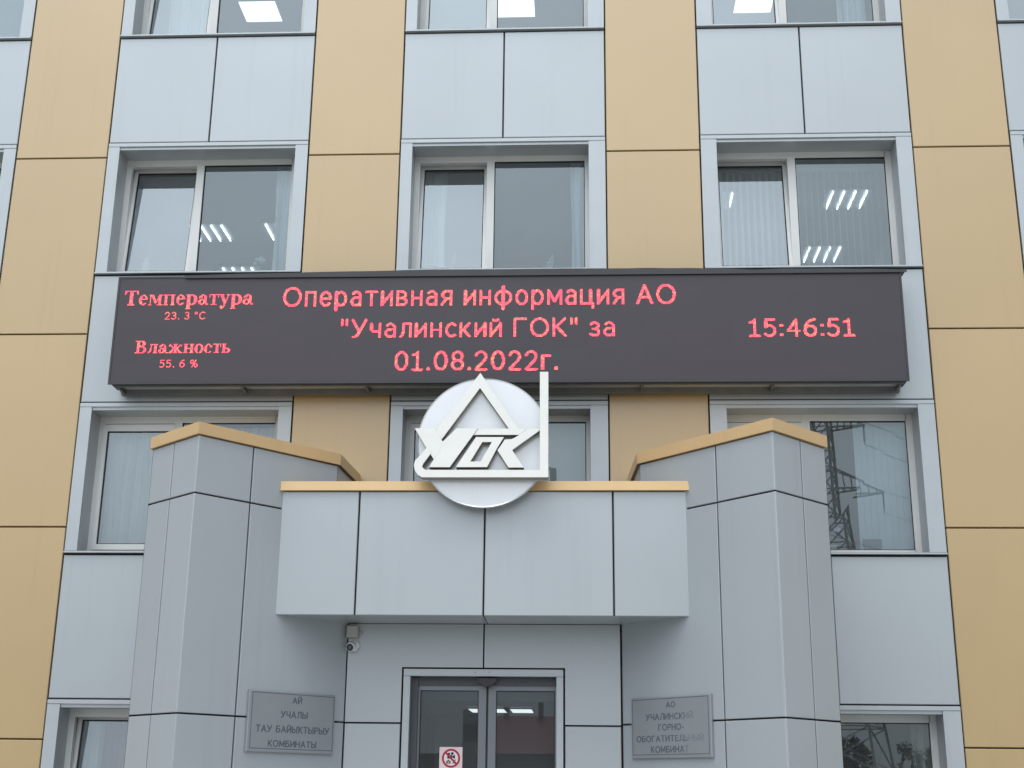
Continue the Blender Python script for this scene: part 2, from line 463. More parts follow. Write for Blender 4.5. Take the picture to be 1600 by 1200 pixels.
def window(b, row):
    x0,x1 = BAYS[b]; zs, zh = SILL[row], HEAD[row]
    jl, jr = JAMB[b]
    a, e = x0+jl, x1-jr                      # clear opening
    ft = zh-.085                             # underside of the head lining
    off = .04 if b == 1 else 0
    fr_ = MB()                               # fixed frame with its mullion
    y0, y1 = .30, .37
    fx0, fx1 = x0+.10, x1-.10
    ml, mr_ = x0+1.035+off, x0+1.128+off
    fb, ftp = zs+.005, zh-.09
    fr_.box(fx0, x0+.212, y0, y1, fb, ftp)
    fr_.box(x1-.262 if b != 0 else x1-.255, fx1, y0, y1, fb, ftp)
    fr_.box(ml, mr_, y0-.004, y1, fb, ftp)
    fr_.box(x0+.212, ml, y0, y1, fb, zs+.068); fr_.box(mr_, x1-.255, y0, y1, fb, zs+.072)
    fr_.box(x0+.212, ml, y0, y1, zh-.175, ftp); fr_.box(mr_, x1-.255, y0, y1, zh-.165, ftp)
    W_ = obj('window', fr_, M['pvc'], bld, origin=((x0+x1)/2, .33, zs))
    # opening sash, left light; some are tilted in for air
    tilt = R_(5.6) if row in 'ABD' else 0.0
    sa = MB(); ys0, ys1 = .288, .36
    sl, sr, sb, st = x0+.198, ml+.012, zs+.058, zh-(.112 if tilt else .185)
    pv = (.330, sb)
    def tl(p):
        y_, z_ = p[1]-pv[0], p[2]-pv[1]
        return (p[0], pv[0]+y_*math.cos(tilt)+z_*math.sin(tilt), pv[1]-y_*math.sin(tilt)+z_*math.cos(tilt))
    t_ = .052
    sa.box(sl, sl+t_, ys0, ys1, sb, st); sa.box(sr-t_, sr, ys0, ys1, sb, st)
    sa.box(sl+t_, sr-t_, ys0, ys1, sb, sb+.065); sa.box(sl+t_, sr-t_, ys0, ys1, st-.082, st)
    sa.v = [tl(p) for p in sa.v]
    S_ = obj('sash', sa, M['pvc'], W_)
    gk = MB(); gy0, gy1 = .300, .33
    pl, pr, pb, pt_ = sl+t_, sr-t_, sb+.065, st-.082
    k = .010
    gk.box(pl, pl+k, gy0, gy1, pb, pt_); gk.box(pr-k, pr, gy0, gy1, pb, pt_)
    gk.box(pl+k, pr-k, gy0, gy1, pb, pb+k); gk.box(pl+k, pr-k, gy0, gy1, pt_-k, pt_)
    gk.v = [tl(p) for p in gk.v]
    obj('gasket', gk, M['gasket'], W_)
    gk = MB()
    rl, rre, rb, rtp = mr_, x1-.255, zs+.072, zh-.165
    gy0, gy1 = .312, .34
    gk.box(rl, rl+k, gy0, gy1, rb, rtp); gk.box(rre-k, rre, gy0, gy1, rb, rtp)
    gk.box(rl+k, rre-k, gy0, gy1, rb, rb+k); gk.box(rl+k, rre-k, gy0, gy1, rtp-k, rtp)
    obj('gasket', gk, M['gasket'], W_)
    # panes: left one leans in a little at the top
    p1 = MB(); lean = 0.004
    p1.add([(pl+k,.312,pb+k),(pr-k,.312,pb+k),(pr-k,.312+lean,pt_-k),(pl+k,.312+lean,pt_-k)], [(0,1,2,3)])
    p1.v = [tl(p) for p in p1.v]
    obj('pane', p1, M['sash_glass'], W_, recalc=False)
    p2 = MB(); p2.add([(rl+k,.326,rb+k),(rre-k,.324,rb+k),(rre-k,.327,rtp-k),(rl+k,.325,rtp-k)], [(0,1,2,3)])
    obj('pane', p2, M['glass'], W_, recalc=False)
    # sheet metal surround: jambs, head trim, linings
    su = MB()
    su.box(x0+G, a, -.006, .30, zs-.004, zh-.056)
    su.box(e, x1-G, -.006, .30, zs-.004, zh-.056)
    su.box(x0+G, x1-G, -.010, .30, zh-.052, zh-G)
    su.box(a, e, .012, .30, zh-.090, zh-.052)
    obj('surround', su, M['trim'], W_)
    si = MB()
    si.box(x0+G, x1-G, -.034, .302, zs-.030, zs-.012)
    obj('sill', si, M['trim'], W_)
for row in 'DCBA':
    for b in BAYS:
        if row == 'D' and b == 0: continue
        window(b, row)

# ------------------------------------------------------------------ entrance portal
por = thing('entrance_portal', (1.19,-.81,0), 'grey panelled entrance porch with two angled side towers and a flat canopy', 'entrance')
CAPZ0, CAPZ1 = 4.742, 4.86
TOWER_J = [0,2.130,4.172,CAPZ0]
def tower(A, B, E, tC, tj_in, tj_out, right):
    A = Vector((*A,0)); B = Vector((*B,0)); E = Vector((*E,0))
    di = (E-B).normalized(); do = (A-B).normalized()
    C = B + di*tC
    sgn = -1 if right else 1
    ni = Vector((-di.y, di.x, 0)); no = Vector((-do.y, do.x, 0))
    if ni.y > 0: ni = -ni
    if no.y > 0: no = -no
    Cb = Vector((C.x + sgn*.055, -.036, 0))
    Ab = Vector((A.x, -.036, 0))
    d_ = .03
    # dark core behind the sheets
    def inset(p): return p
    Bi = B - (ni+no)*.0; 
    core_poly = [A - no*d_ + Vector((sgn*.005,0,0)), B - ni*d_*.75 - no*d_*.75, C - ni*d_ - di*.03, Vector((Cb.x-sgn*.03, -.036,0)), Vector((Ab.x+sgn*.03,-.036,0))]
    cp = [(p.x,p.y) for p in core_poly]
    co = MB(); co.prism(cp, 0.001, CAPZ0-.002)
    T = obj('side_tower', co, M['core'], por, origin=(B.x, B.y, 0))
    up_ = Vector((0,0,1))
    pn = MB()
    def face(P0, dr, s0, s1, n, z0, z1):
        a, b = P0+dr*s0, P0+dr*s1
        q = [a+up_*z0, b+up_*z0, b+up_*z1, a+up_*z1]
        # keep counter-clockwise seen from outside
        if (q[1]-q[0]).cross(q[2]-q[1]).dot(n) < 0: q = [q[1],q[0],q[3],q[2]]
        pn.panel(q, n, .026, .005)
    lo = (A-B).length
    for z0,z1 in zip(TOWER_J[:-1],TOWER_J[1:]):
        zz0, zz1 = z0+G, z1-G
        face(B, di, 0.0, tj_in-G, ni, zz0, zz1)
        face(B, do, 0.0, tj_out-G, no, zz0, zz1)
        face(B, do, tj_out+G, lo, no, zz0, zz1)
        if z0 < 4.0:
            face(B, di, tj_in+G, (E-B).length-.002, ni, zz0, min(zz1, 4.17))
        else:
            face(B, di, tj_in+G, tC, ni, zz0, zz1)
    obj('tower_cladding', pn, M['grey'], T)
    # flank returns to the facade
    fl = MB()
    fl.add([(C.x,C.y,4.18),(Cb.x,Cb.y,4.18),(Cb.x,Cb.y,CAPZ0-G),(C.x,C.y,CAPZ0-G)], [(0,1,2,3)])
    fl.add([(A.x,A.y,.002),(Ab.x,Ab.y,.002),(Ab.x,Ab.y,CAPZ0-G),(A.x,A.y,CAPZ0-G)], [(0,1,2,3)])
    obj('flank_panel', fl, M['grey'], T, recalc=False)
    # tan coping following the plan, with overhang, plus top sheet
    ov = .028
    def off(P, n1, n2):
        # mitre offset
        k = (n1+n2); k = k/(1+n1.dot(n2))
        return P + k*ov
    nC = Vector((sgn*1.0,0,0)); nA = Vector((-sgn*1.0,0,0))
    outer = [off(A,nA,no), off(B,no,ni), off(C,ni,nC), Vector((Cb.x+nC.x*ov,-.036,0)), Vector((Ab.x+nA.x*ov,-.036,0))]
    cpn = MB()
    pl = [(p.x,p.y) for p in outer]
    if right: pl = pl[::-1]
    cpn.prism(pl, CAPZ0+.001, CAPZ1)
    # folded drip edge along the bottom of the coping
    cpb = MB()
    obj('coping', cpn, M['tan_trim'], T)
    return A,B,C,E,di,ni
TL = tower((-2.141,-1.695),(-1.513,-2.270),(-.232,-.814),1.702,.640,.452,False)
TR = tower((4.550,-1.695),(3.954,-2.342),(2.564,-.797),1.770,.722,.462,True)

# canopy beam
CX0, CX1, CF, CZ0, CZ1 = -.847, 3.210, -1.500, 3.116, 4.352
cb = MB(); cb.prism([(CX0+.03,CF+.028),(CX1-.03,CF+.028),(2.73,-1.02),(2.73,-.04),(-.33,-.04),(-.33,-1.0)], CZ0+.012, CZ1)
CAN = obj('canopy', cb, M['core'], por, origin=(1.19,CF,CZ0))
fp = MB()
for a,b in zip([CX0,-.058,1.204,2.476],[-.058,1.204,2.476,CX1]):
    fp.fpanel(a+(G if a != CX0 else 0), b-(G if b != CX1 else 0), CZ0, CZ1-.004, CF, .028, .006)
obj('canopy_front_panel', fp, M['grey'], CAN)
sf = MB()
sf.add([(CX0,CF+.006,CZ0+.002),(1.200,CF+.006,CZ0+.002),(1.200,-.80,CZ0+.002),(-.235,-.80,CZ0+.002)], [(0,3,2,1)])
sf.add([(1.208,CF+.006,CZ0+.002),(CX1,CF+.006,CZ0+.002),(2.56,-.80,CZ0+.002),(1.208,-.80,CZ0+.002)], [(0,3,2,1)])
obj('soffit', sf, M['grey'], CAN, recalc=False)
ep = MB()
ep.add([(CX0,CF,CZ0),(CX0,-1.2,CZ0),(CX0,-1.2,CZ1),(CX0,CF,CZ1)], [(0,1,2,3)])
ep.add([(CX1,CF,CZ0),(CX1,CF,CZ1),(CX1,-1.2,CZ1),(CX1,-1.2,CZ0)], [(0,1,2,3)])
obj('end_panel', ep, M['grey'], CAN, recalc=False)
kp = MB()
ka, kb2 = CX0-.012, CX1+.018
kp.add([(ka,CF-.040,CZ1+.001),(kb2,CF-.040,CZ1+.001),(kb2,CF+.2,CZ1+.001),(ka,CF+.2,CZ1+.001),(ka,CF-.026,CZ1+.096),(kb2,CF-.026,CZ1+.096),(kb2,CF+.2,CZ1+.100),(ka,CF+.2,CZ1+.100)],
       [(0,3,2,1),(4,5,6,7),(0,1,5,4),(1,2,6,5),(2,3,7,6),(3,0,4,7)])
obj('coping', kp, M['tan_trim'], CAN)

# recessed door wall
DY = -.81
DX0, DX1, DTOP = .345, 1.985, 2.672
dwc = MB()
dwc.box(-.232,DX0,DY+.028,DY+.20,0,3.12); dwc.box(DX1,2.56,DY+.028,DY+.20,0,3.12); dwc.box(DX0,DX1,DY+.028,DY+.20,DTOP,3.12)
DW = obj('door_wall', dwc, M['core'], por, origin=(1.165,DY,0))
dp = MB()
dp.slab([(-.232+G,2.128+G),(DX0-G,2.128+G),(DX0-G,DTOP+G),(1.166-G,DTOP+G),(1.166-G,3.112),(-.232+G,3.112)], DY, DY+.026)
dp.fpanel(-.232+G,DX0-G,0,2.128-G,DY,.026,.005)
dp.slab([(DX1+G,2.116+G),(2.556-G,2.116+G),(2.556-G,3.112),(1.166+G,3.112),(1.166+G,DTOP+G),(DX1+G,DTOP+G)], DY, DY+.026)
dp.fpanel(DX1+G,2.556-G,0,2.116-G,DY,.026,.005)
obj('door_wall_panel', dp, M['grey'], DW)
df_ = MB()
df_.box(DX0+.012,DX1-.012,DY-.008,DY+.19,DTOP-.078,DTOP-.010)
df_.box(DX0+.012,DX0+.080,DY-.006,DY+.19,0,DTOP-.082)
df_.box(DX1-.080,DX1-.012,DY-.006,DY+.19,0,DTOP-.082)
DF = obj('door_frame', df_, M['trim'], por, origin=(1.165,DY,0))
dr_ = MB()
dr_.box(DX0+.080,DX0+.150,DY+.09,DY+.19,0,DTOP-.09)
dr_.box(DX0+.150,DX1-.082,DY+.11,DY+.19,DTOP-.16,DTOP-.082)
for xs in (1.085,1.225):
    sc_ = MB(); sc_.lathe([(.006,0),(.006,.004)], (xs,DY-.008,DTOP-.040), (0,-1,0), 10); obj('screw', sc_, M['engrave'], DF)
obj('door_track', dr_, M['alu_dark'], DF)
def leaf(x0, x1):
    l_ = MB(); y0,y1 = DY+.14, DY+.18
    z1 = DTOP-.155; st = .078
    l_.box(x0,x0+st,y0,y1,.02,z1); l_.box(x1-st,x1,y0,y1,.02,z1)
    l_.box(x0+st,x1-st,y0,y1,z1-.055,z1); l_.box(x0+st,x1-st,y0,y1,.02,.14)
    o = obj('door_leaf', l_, M['alu'], por, origin=((x0+x1)/2,y0,0))
    gk = MB(); k = .009; a,b,c,d = x0+st,x1-st,.14,z1-.055
    gk.box(a,a+k,y0+.006,y1-.01,c,d); gk.box(b-k,b,y0+.006,y1-.01,c,d); gk.box(a+k,b-k,y0+.006,y1-.01,d-k,d); gk.box(a+k,b-k,y0+.006,y1-.01,c,c+k)
    obj('gasket', gk, M['gasket'], o)
    p_ = MB(); p_.add([(a+k,y0+.018,c+k),(b-k,y0+.018,c+k),(b-k,y0+.018,d-k),(a+k,y0+.018,d-k)], [(0,1,2,3)])
    obj('pane', p_, M['door_glass'], o, recalc=False)
leaf(DX0+.093, 1.190)
leaf(1.212, DX1-.020)
sg = MB(); sg.box(1.190,1.212,DY+.15,DY+.17,.02,DTOP-.16); obj('door_seal', sg, M['gasket'], DF)
ms = MB()
ms.slab([(1.098,2.580),(1.300,2.580),(1.298,2.545),(1.262,2.520),(1.225,2.498),(1.175,2.498),(1.138,2.520),(1.102,2.545)], DY+.035, DY+.125)
obj('motion_sensor', ms, M['device_dark'], DF)
stp = MB(); stp.box(-2.0,4.4,-2.9,-.60,.005,.10); obj('doorstep', stp, M['paving'], por)
# lobby behind the doors
for x0,x1,y0,y1 in ((-.33,-.232,DY+.20,.46),(2.56,2.66,DY+.20,.46),(-.33,2.66,8.8,8.9)):
    lb = MB(); lb.box(x0,x1,y0,y1,.1,2.71); obj('lobby_wall', lb, M['lobby'], bld)
lc = MB(); lc.box(-.50,2.95,DY+.20,8.9,2.712,2.719); obj('lobby_ceiling', lc, M['lobby'], bld)
lc = MB(); lc.box(-.50,2.95,DY+.20,8.9,.06,.10); obj('lobby_floor', lc, M['lobby'], bld)

# ------------------------------------------------------------------ lettering raster
def arc(cx, cy, rx, ry, a0, a1, n=16):
    return [(cx+rx*math.cos(R_(a0+(a1-a0)*i/n)), cy+ry*math.sin(R_(a0+(a1-a0)*i/n))) for i in range(n+1)]
X = .75
BREVE = arc(.23,1.0,.13,.10,200,340,6)
BREVC = arc(.31,1.24,.15,.10,200,340,6)
FONT = {  # glyph: width, strokes (cap height 1, x height .75)
 'О':(.80,[arc(.40,.5,.40,.5,0,360,28)]), 'п':(.45,[[(0,0),(0,X),(.45,X),(.45,0)]]),
 'е':(.48,[[(.01,.40),(.47,.40)],arc(.24,.375,.24,.375,4,318,20)]),
 'р':(.48,[[(0,-.27),(0,X)],arc(.23,.375,.24,.375,0,360,20)]),
 'а':(.44,[[(.43,0),(.43,.48)]+arc(.22,.50,.21,.25,0,140,8),arc(.20,.215,.20,.215,90,300,12)+[(.43,.12)],[(.20,.43),(.43,.45)]]),
 'т':(.50,[[(0,X),(.50,X)],[(.25,0),(.25,X)]]),
 'и':(.46,[[(0,X),(0,0)],[(0,.05),(.46,.70)],[(.46,X),(.46,0)]]),
 'й':(.46,[[(0,X),(0,0)],[(0,.05),(.46,.70)],[(.46,X),(.46,0)],BREVE]),
 'в':(.44,[[(0,0),(0,X),(.2,X)]+arc(.2,.57,.20,.18,90,-90,8)+[(0,.39)],[(.2,.39)]+arc(.22,.195,.22,.195,90,-90,8)+[(0,0)]]),
 'н':(.46,[[(0,0),(0,X)],[(.46,0),(.46,X)],[(0,.39),(.46,.39)]]),
 'я':(.44,[[(.44,0),(.44,X),(.22,X)]+arc(.22,.55,.20,.20,90,270,8)+[(.44,.35)],[(.22,.35),(.0,0)]]),
 'ф':(.74,[[(.37,-.27),(.37,1)],arc(.37,.375,.37,.375,0,360,24)]),
 'о':(.50,[arc(.25,.375,.25,.375,0,360,22)]),
 'м':(.60,[[(0,0),(0,X),(.30,.14),(.60,X),(.60,0)]]),
 'ц':(.54,[[(0,X),(0,0),(.54,0),(.54,-.22)],[(.44,X),(.44,0)]]),
 'ч':(.43,[[(0,X),(0,.50)]+arc(.14,.47,.14,.16,180,270,6)+[(.43,.31)],[(.43,X),(.43,0)]]),
 'л':(.48,[[(0,0),(.07,.04),(.13,.25),(.14,X),(.48,X),(.48,0)]]),
 'с':(.42,[arc(.25,.375,.25,.375,50,310,18)]),
 'к':(.43,[[(0,0),(0,X)],[(0,.36),(.10,.38),(.40,X)],[(.10,.40),(.43,0)]]),
 'з':(.38,[arc(.17,.57,.19,.18,150,-90,12),arc(.17,.195,.21,.195,90,-150,12),[(.10,.39),(.2,.39)]]),
 'г':(.34,[[(0,0),(0,X),(.34,X)]]),
 'А':(.70,[[(0,0),(.35,1),(.70,0)],[(.12,.32),(.58,.32)]]),
 'У':(.64,[[(0,1),(.33,.30)],[(.64,1),(.33,.30),(.24,.10),(.14,0),(.03,.0)]]),
 'Г':(.52,[[(0,0),(0,1),(.52,1)]]),
 'К':(.58,[[(0,0),(0,1)],[(0,.50),(.14,.53),(.54,1)],[(.14,.53),(.58,0)]]),
 'Ҡ':(.66,[[(.10,0),(.10,1)],[(-.06,1),(.10,1)],[(.10,.50),(.22,.53),(.62,1)],[(.22,.53),(.66,0)]]),
 'Ч':(.56,[[(0,1),(0,.62)]+arc(.16,.58,.16,.18,180,270,6)+[(.56,.40)],[(.56,1),(.56,0)]]),
 'Л':(.64,[[(0,0),(.10,.06),(.17,.35),(.18,1),(.64,1),(.64,0)]]),
 'И':(.62,[[(0,1),(0,0)],[(0,.05),(.62,.95)],[(.62,1),(.62,0)]]),
 'Й':(.62,[[(0,1),(0,0)],[(0,.05),(.62,.95)],[(.62,1),(.62,0)],BREVC]),
 'Н':(.62,[[(0,0),(0,1)],[(.62,0),(.62,1)],[(0,.52),(.62,.52)]]),
 'С':(.66,[arc(.38,.5,.38,.5,48,312,22)]), 'C':(.66,[arc(.38,.5,.38,.5,48,312,22)]),
 'Ы':(.76,[[(0,1),(0,0),(.26,0)]+arc(.26,.29,.24,.29,-90,90,10)+[(0,.58)],[(.76,0),(.76,1)]]),
 'Т':(.60,[[(0,1),(.60,1)],[(.30,0),(.30,1)]]),
 'Б':(.56,[[(.52,1),(0,1),(0,0),(.28,0)]+arc(.28,.29,.28,.29,-90,90,10)+[(0,.58)]]),
 'Р':(.54,[[(0,0),(0,1),(.27,1)]+arc(.27,.73,.27,.27,90,-90,10)+[(0,.46)]]),
 'М':(.76,[[(0,0),(0,1),(.38,.2),(.76,1),(.76,0)]]),
 'Е':(.52,[[(.52,1),(0,1),(0,0),(.52,0)],[(0,.52),(.46,.52)]]),
 'Ь':(.54,[[(0,1),(0,0),(.27,0)]+arc(.27,.29,.27,.29,-90,90,10)+[(0,.58)]]),
 '0':(.54,[arc(.27,.5,.27,.5,0,360,24)]), '1':(.44,[[(.22,0),(.22,1),(.17,.88),(0,.84)],[(0,0),(.44,0)]]),
 '2':(.50,[arc(.24,.72,.24,.28,165,-20,12)+[(.36,.44),(0,0),(.50,0)]]),
 '3':(.48,[arc(.21,.75,.22,.25,150,-90,12),arc(.21,.26,.26,.26,90,-150,12)]),
 '4':(.54,[[(.40,0),(.40,1),(0,.30),(.54,.30)]]),
 '5':(.48,[[(.44,1),(.05,1),(.03,.56)]+arc(.20,.32,.27,.32,120,-140,14)]),
 '6':(.52,[arc(.26,.31,.26,.31,0,360,20),arc(.50,.36,.50,.64,180,92,10)]),
 '8':(.50,[arc(.25,.75,.22,.25,0,360,18),arc(.25,.26,.25,.26,0,360,18)]),
 '"':(.24,[[(0,1),(.0,.72)],[(.24,1),(.24,.72)]]), '.':(.05,[[(.0,.02),(.05,.02)],[(.0,.06),(.05,.06)]]),
 ':':(.06,[[(0,.05),(.06,.05)],[(0,.09),(.06,.09)],[(0,.62),(.06,.62)],[(0,.66),(.06,.66)]]),
 '°':(.26,[arc(.13,.86,.13,.14,0,360,14)]), '%':(.84,[arc(.18,.76,.18,.24,0,360,16),arc(.66,.24,.18,.24,0,360,16),[(.20,0),(.64,1)]]),
 '-':(.28,[[(0,.38),(.28,.38)]]),
}
def stroke_test(text, weight, gap=.27, space=.42):
    segs = []; x = 0
    for ch in text:
        if ch == ' ':
            x += space; continue
        wd, st = FONT[ch]
        for pl in st:
            for (a,b),(c,d) in zip(pl[:-1],pl[1:]):
                segs.append((x+a,b,x+c,d))
        x += wd + gap
    width = x - gap
    h = weight/2
    buckets = {}
    for s_ in segs:
        for k in range(int((min(s_[0],s_[2])-h)*4)-1, int((max(s_[0],s_[2])+h)*4)+2):
            buckets.setdefault(k, []).append(s_)
    def inside(px, py):
        for x0,y0,x1,y1 in buckets.get(int(math.floor(px*4)), ()):
            dx, dy = x1-x0, y1-y0
            l2 = dx*dx+dy*dy
            t = 0 if l2 == 0 else max(0, min(1, ((px-x0)*dx+(py-y0)*dy)/l2))
            if (px-x0-t*dx)**2 + (py-y0-t*dy)**2 <= h*h: return True
        return False
    return inside, (-h, width+h), (-.3-h, 1.35+h), (-h, 1+h)
# bold serif glyphs: R rect, P convex polygon, E elliptical ring (clip box optional)
def R(*a): return ('R',)+a
def Pg(*a): return ('P',)+a
def El(cx,cy,rx,ry,ix,iy,clip=None): return ('E',cx,cy,rx,ry,ix,iy,clip)
SERIF = {
 'Т':(.667,[R(.26,0,.41,.67),R(.17,0,.5,.04),R(.03,.625,.64,.67),Pg((.03,.47),(.06,.47),(.13,.63),(.03,.63)),Pg((.64,.47),(.64,.63),(.54,.63),(.61,.47))]),
 'е':(.444,[El(.22,.23,.20,.24,.075,.20,(-1,-1,.22,2)),El(.22,.23,.20,.24,.075,.20,(.22,.23,2,2)),El(.22,.23,.20,.24,.075,.19,(.22,-1,2,.10)),R(.1,.23,.42,.275)]),
 'м':(.66,[R(.06,0,.105,.47),R(.01,0,.17,.035),R(.02,.435,.2,.47),Pg((.09,.47),(.23,.47),(.38,.10),(.31,.05)),Pg((.33,.05),(.38,.10),(.52,.47),(.47,.47)),R(.46,0,.59,.47),R(.4,0,.65,.035),R(.46,.435,.65,.47)]),
 'п':(.58,[R(.06,0,.2,.47),R(.38,0,.52,.47),R(.02,.425,.56,.47),R(.02,0,.24,.035),R(.34,0,.56,.035)]),
 'р':(.556,[R(.08,-.2,.21,.47),R(.02,-.2,.27,-.165),R(.02,.435,.15,.47),El(.29,.23,.24,.24,.095,.195,(.2,-1,2,2))]),
 'а':(.5,[R(.27,.05,.40,.36),R(.36,0,.49,.05),El(.24,.33,.16,.14,.04,.10,(-1,.33,2,2)),El(.1,.35,.065,.06,0,0),El(.19,.13,.17,.14,.05,.09,(-1,-1,.29,2))]),
 'т':(.46,[R(.165,0,.3,.47),R(.1,0,.37,.035),R(.02,.425,.45,.47),R(.02,.33,.055,.47),R(.415,.33,.45,.47)]),
 'у':(.5,[Pg((.03,.47),(.18,.47),(.32,.12),(.25,-.02)),Pg((.40,.47),(.45,.47),(.25,-.14),(.19,-.12)),El(.13,-.13,.09,.065,0,0),R(0,.435,.23,.47),R(.34,.435,.5,.47)]),
 'В':(.667,[R(.1,0,.25,.67),R(.02,0,.3,.04),R(.02,.63,.35,.67),El(.32,.5,.22,.17,.075,.13,(.24,-1,2,2)),El(.33,.19,.28,.19,.12,.15,(.24,-1,2,2)),R(.24,.32,.36,.365)]),
 'л':(.55,[R(.34,0,.48,.47),R(.3,0,.53,.035),R(.12,.43,.53,.47),Pg((.18,.47),(.23,.47),(.17,.04),(.08,.02)),El(.07,.055,.065,.06,0,0)]),
 'ж':(.78,[R(.32,0,.46,.47),R(.27,0,.51,.035),R(.27,.435,.51,.47),Pg((.05,.0),(.2,.0),(.36,.27),(.27,.27)),Pg((.73,0),(.58,0),(.42,.27),(.51,.27)),Pg((.09,.42),(.15,.47),(.36,.25),(.3,.22)),Pg((.69,.42),(.63,.47),(.42,.25),(.48,.22)),El(.1,.41,.065,.055,0,0),El(.68,.41,.065,.055,0,0),R(.01,0,.23,.035),R(.55,0,.77,.035)]),
 'н':(.58,[R(.06,0,.2,.47),R(.38,0,.52,.47),R(.2,.21,.38,.255),R(.02,0,.24,.035),R(.34,0,.56,.035),R(.02,.435,.24,.47),R(.34,.435,.56,.47)]),
 'о':(.5,[El(.25,.23,.235,.24,.095,.205)]),
 'с':(.444,[El(.24,.23,.215,.24,.08,.20,(-1,-1,.26,2)),El(.24,.23,.2,.24,.08,.19,(.26,.36,2,2)),El(.24,.23,.2,.24,.08,.19,(.26,-1,2,.08)),El(.36,.35,.065,.065,0,0)]),
 'ь':(.5,[R(.07,0,.21,.47),R(.02,0,.26,.035),R(.02,.435,.26,.47),El(.24,.14,.23,.14,.10,.10,(.2,-1,2,2))]),
}
def serif_test(text):
    prims = []; x = 0
    for ch in text:
        wd, ps = SERIF[ch]
        prims.append((x, x+wd, ps)); x += wd
    def inside(px, py):
        for x0,x1,ps in prims:
            if not (x0-.02 <= px <= x1+.02): continue
            q = px-x0
            for p in ps:
                if p[0] == 'R':
                    if p[1] <= q <= p[3] and p[2] <= py <= p[4]: return True
                elif p[0] == 'E':
                    _,cx,cy,rx,ry,ix,iy,cl = p
                    if cl and not (cl[0] <= q <= cl[2] and cl[1] <= py <= cl[3]): continue
                    if ((q-cx)/rx)**2+((py-cy)/ry)**2 <= 1 and (ix == 0 or ((q-cx)/ix)**2+((py-cy)/iy)**2 >= 1): return True
                else:
                    pts = p[1:]; sg_ = 0; ok = True
                    for i in range(len(pts)):
                        (ax,ay),(bx,by) = pts[i], pts[(i+1)%len(pts)]
                        c_ = (bx-ax)*(py-ay)-(by-ay)*(q-ax)
                        if c_ == 0: continue
                        if sg_ == 0: sg_ = 1 if c_ > 0 else -1
                        elif (c_ > 0) != (sg_ > 0): ok = False; break
                    if ok: return True
        return False
    return inside, (0.02, x-.02), (-.24,.72), (0,.67)
def raster(mb, test, box, pitch, fill, place, merge=False):
    """box = x0,x1,z0,z1 of the caps in metres; place(x,z) gives the 3-D point"""
    inside, (gx0,gx1), (gy0,gy1), (cy0,cy1) = test
    x0,x1,z0,z1 = box
    kx = (gx1-gx0)/(x1-x0); kz = (cy1-cy0)/(z1-z0)
    ia, ib = int(math.floor(x0/pitch)), int(math.ceil(x1/pitch))
    ja = int(math.floor((z0+(gy0-cy0)/kz)/pitch)); jb = int(math.ceil((z0+(gy1-cy0)/kz)/pitch))
    hs = pitch*fill/2
    for j in range(ja, jb+1):
        zc = (j+.5)*pitch; run = None
        for i in range(ia, ib+2):
            xc = (i+.5)*pitch
            on = i <= ib and inside(gx0+(xc-x0)*kx, cy0+(zc-z0)*kz)
            if merge:
                if on and run is None: run = i
                if not on and run is not None:
                    a, b = run*pitch, i*pitch
                    q = [(a,zc-pitch/2),(b,zc-pitch/2),(b,zc+pitch/2),(a,zc+pitch/2)]
                    mb.add([place(*p) for p in q], [(0,1,2,3)]); run = None
            elif on:
                q = [(xc-hs,zc-hs),(xc+hs,zc-hs),(xc+hs,zc+hs),(xc-hs,zc+hs)]
                mb.add([place(*p) for p in q], [(0,1,2,3)])

# ------------------------------------------------------------------ LED display
led = thing('led_display', (1.30,-.2,5.83), 'long dark LED information board with red Cyrillic text across the facade', 'sign')
LX0, LX1, LZ0, LZ1, LY = -3.174, 5.765, 5.833, 7.135, -.38
c_ = MB()
c_.box(LX0,LX1,LY+.012,-.045,LZ0+.03,LZ1)
obj('cabinet', c_, M['cabinet'], led)
c_ = MB()
c_.box(LX0,LX1,LY-.006,LY+.012,LZ0,LZ0+.030); c_.box(LX0,LX1,LY-.006,LY+.012,LZ1-.022,LZ1)
c_.box(LX0,LX0+.022,LY-.006,LY+.012,LZ0+.030,LZ1-.022); c_.box(LX1-.022,LX1,LY-.006,LY+.012,LZ0+.030,LZ1-.022)
obj('edge_frame', c_, M['cabinet'], led)
c_ = MB(); c_.add([(LX0+.022,LY,LZ0+.03),(LX1-.022,LY,LZ0+.03),(LX1-.022,LY,LZ1-.022),(LX0+.022,LY,LZ1-.022)], [(0,1,2,3)])
obj('screen', c_, M['screen'], led, recalc=False)
c_ = MB()
c_.box(LX0+.07,LX1-.05,-.115,-.045,LZ0-.045,LZ0+.028)
c_.box(LX0+.07,LX1-.05,-.330,-.300,LZ0-.012,LZ0+.028)
obj('bottom_rail', c_, M['rail'], led)
c_ = MB(); c_.box(LX0+.09,LX1-.07,-.298,-.117,LZ0+.018,LZ0+.029)
obj('underside_plate', c_, M['trim'], led)
for xb in (LX0+.10,-1.655,-.242,1.185,2.847,4.293,LX1-.08):
    b_ = MB(); b_.box(xb-.012,xb+.012,-.300,-.115,LZ0-.03,LZ0+.026); pass
    obj('bracket', b_, M['rail'], led)
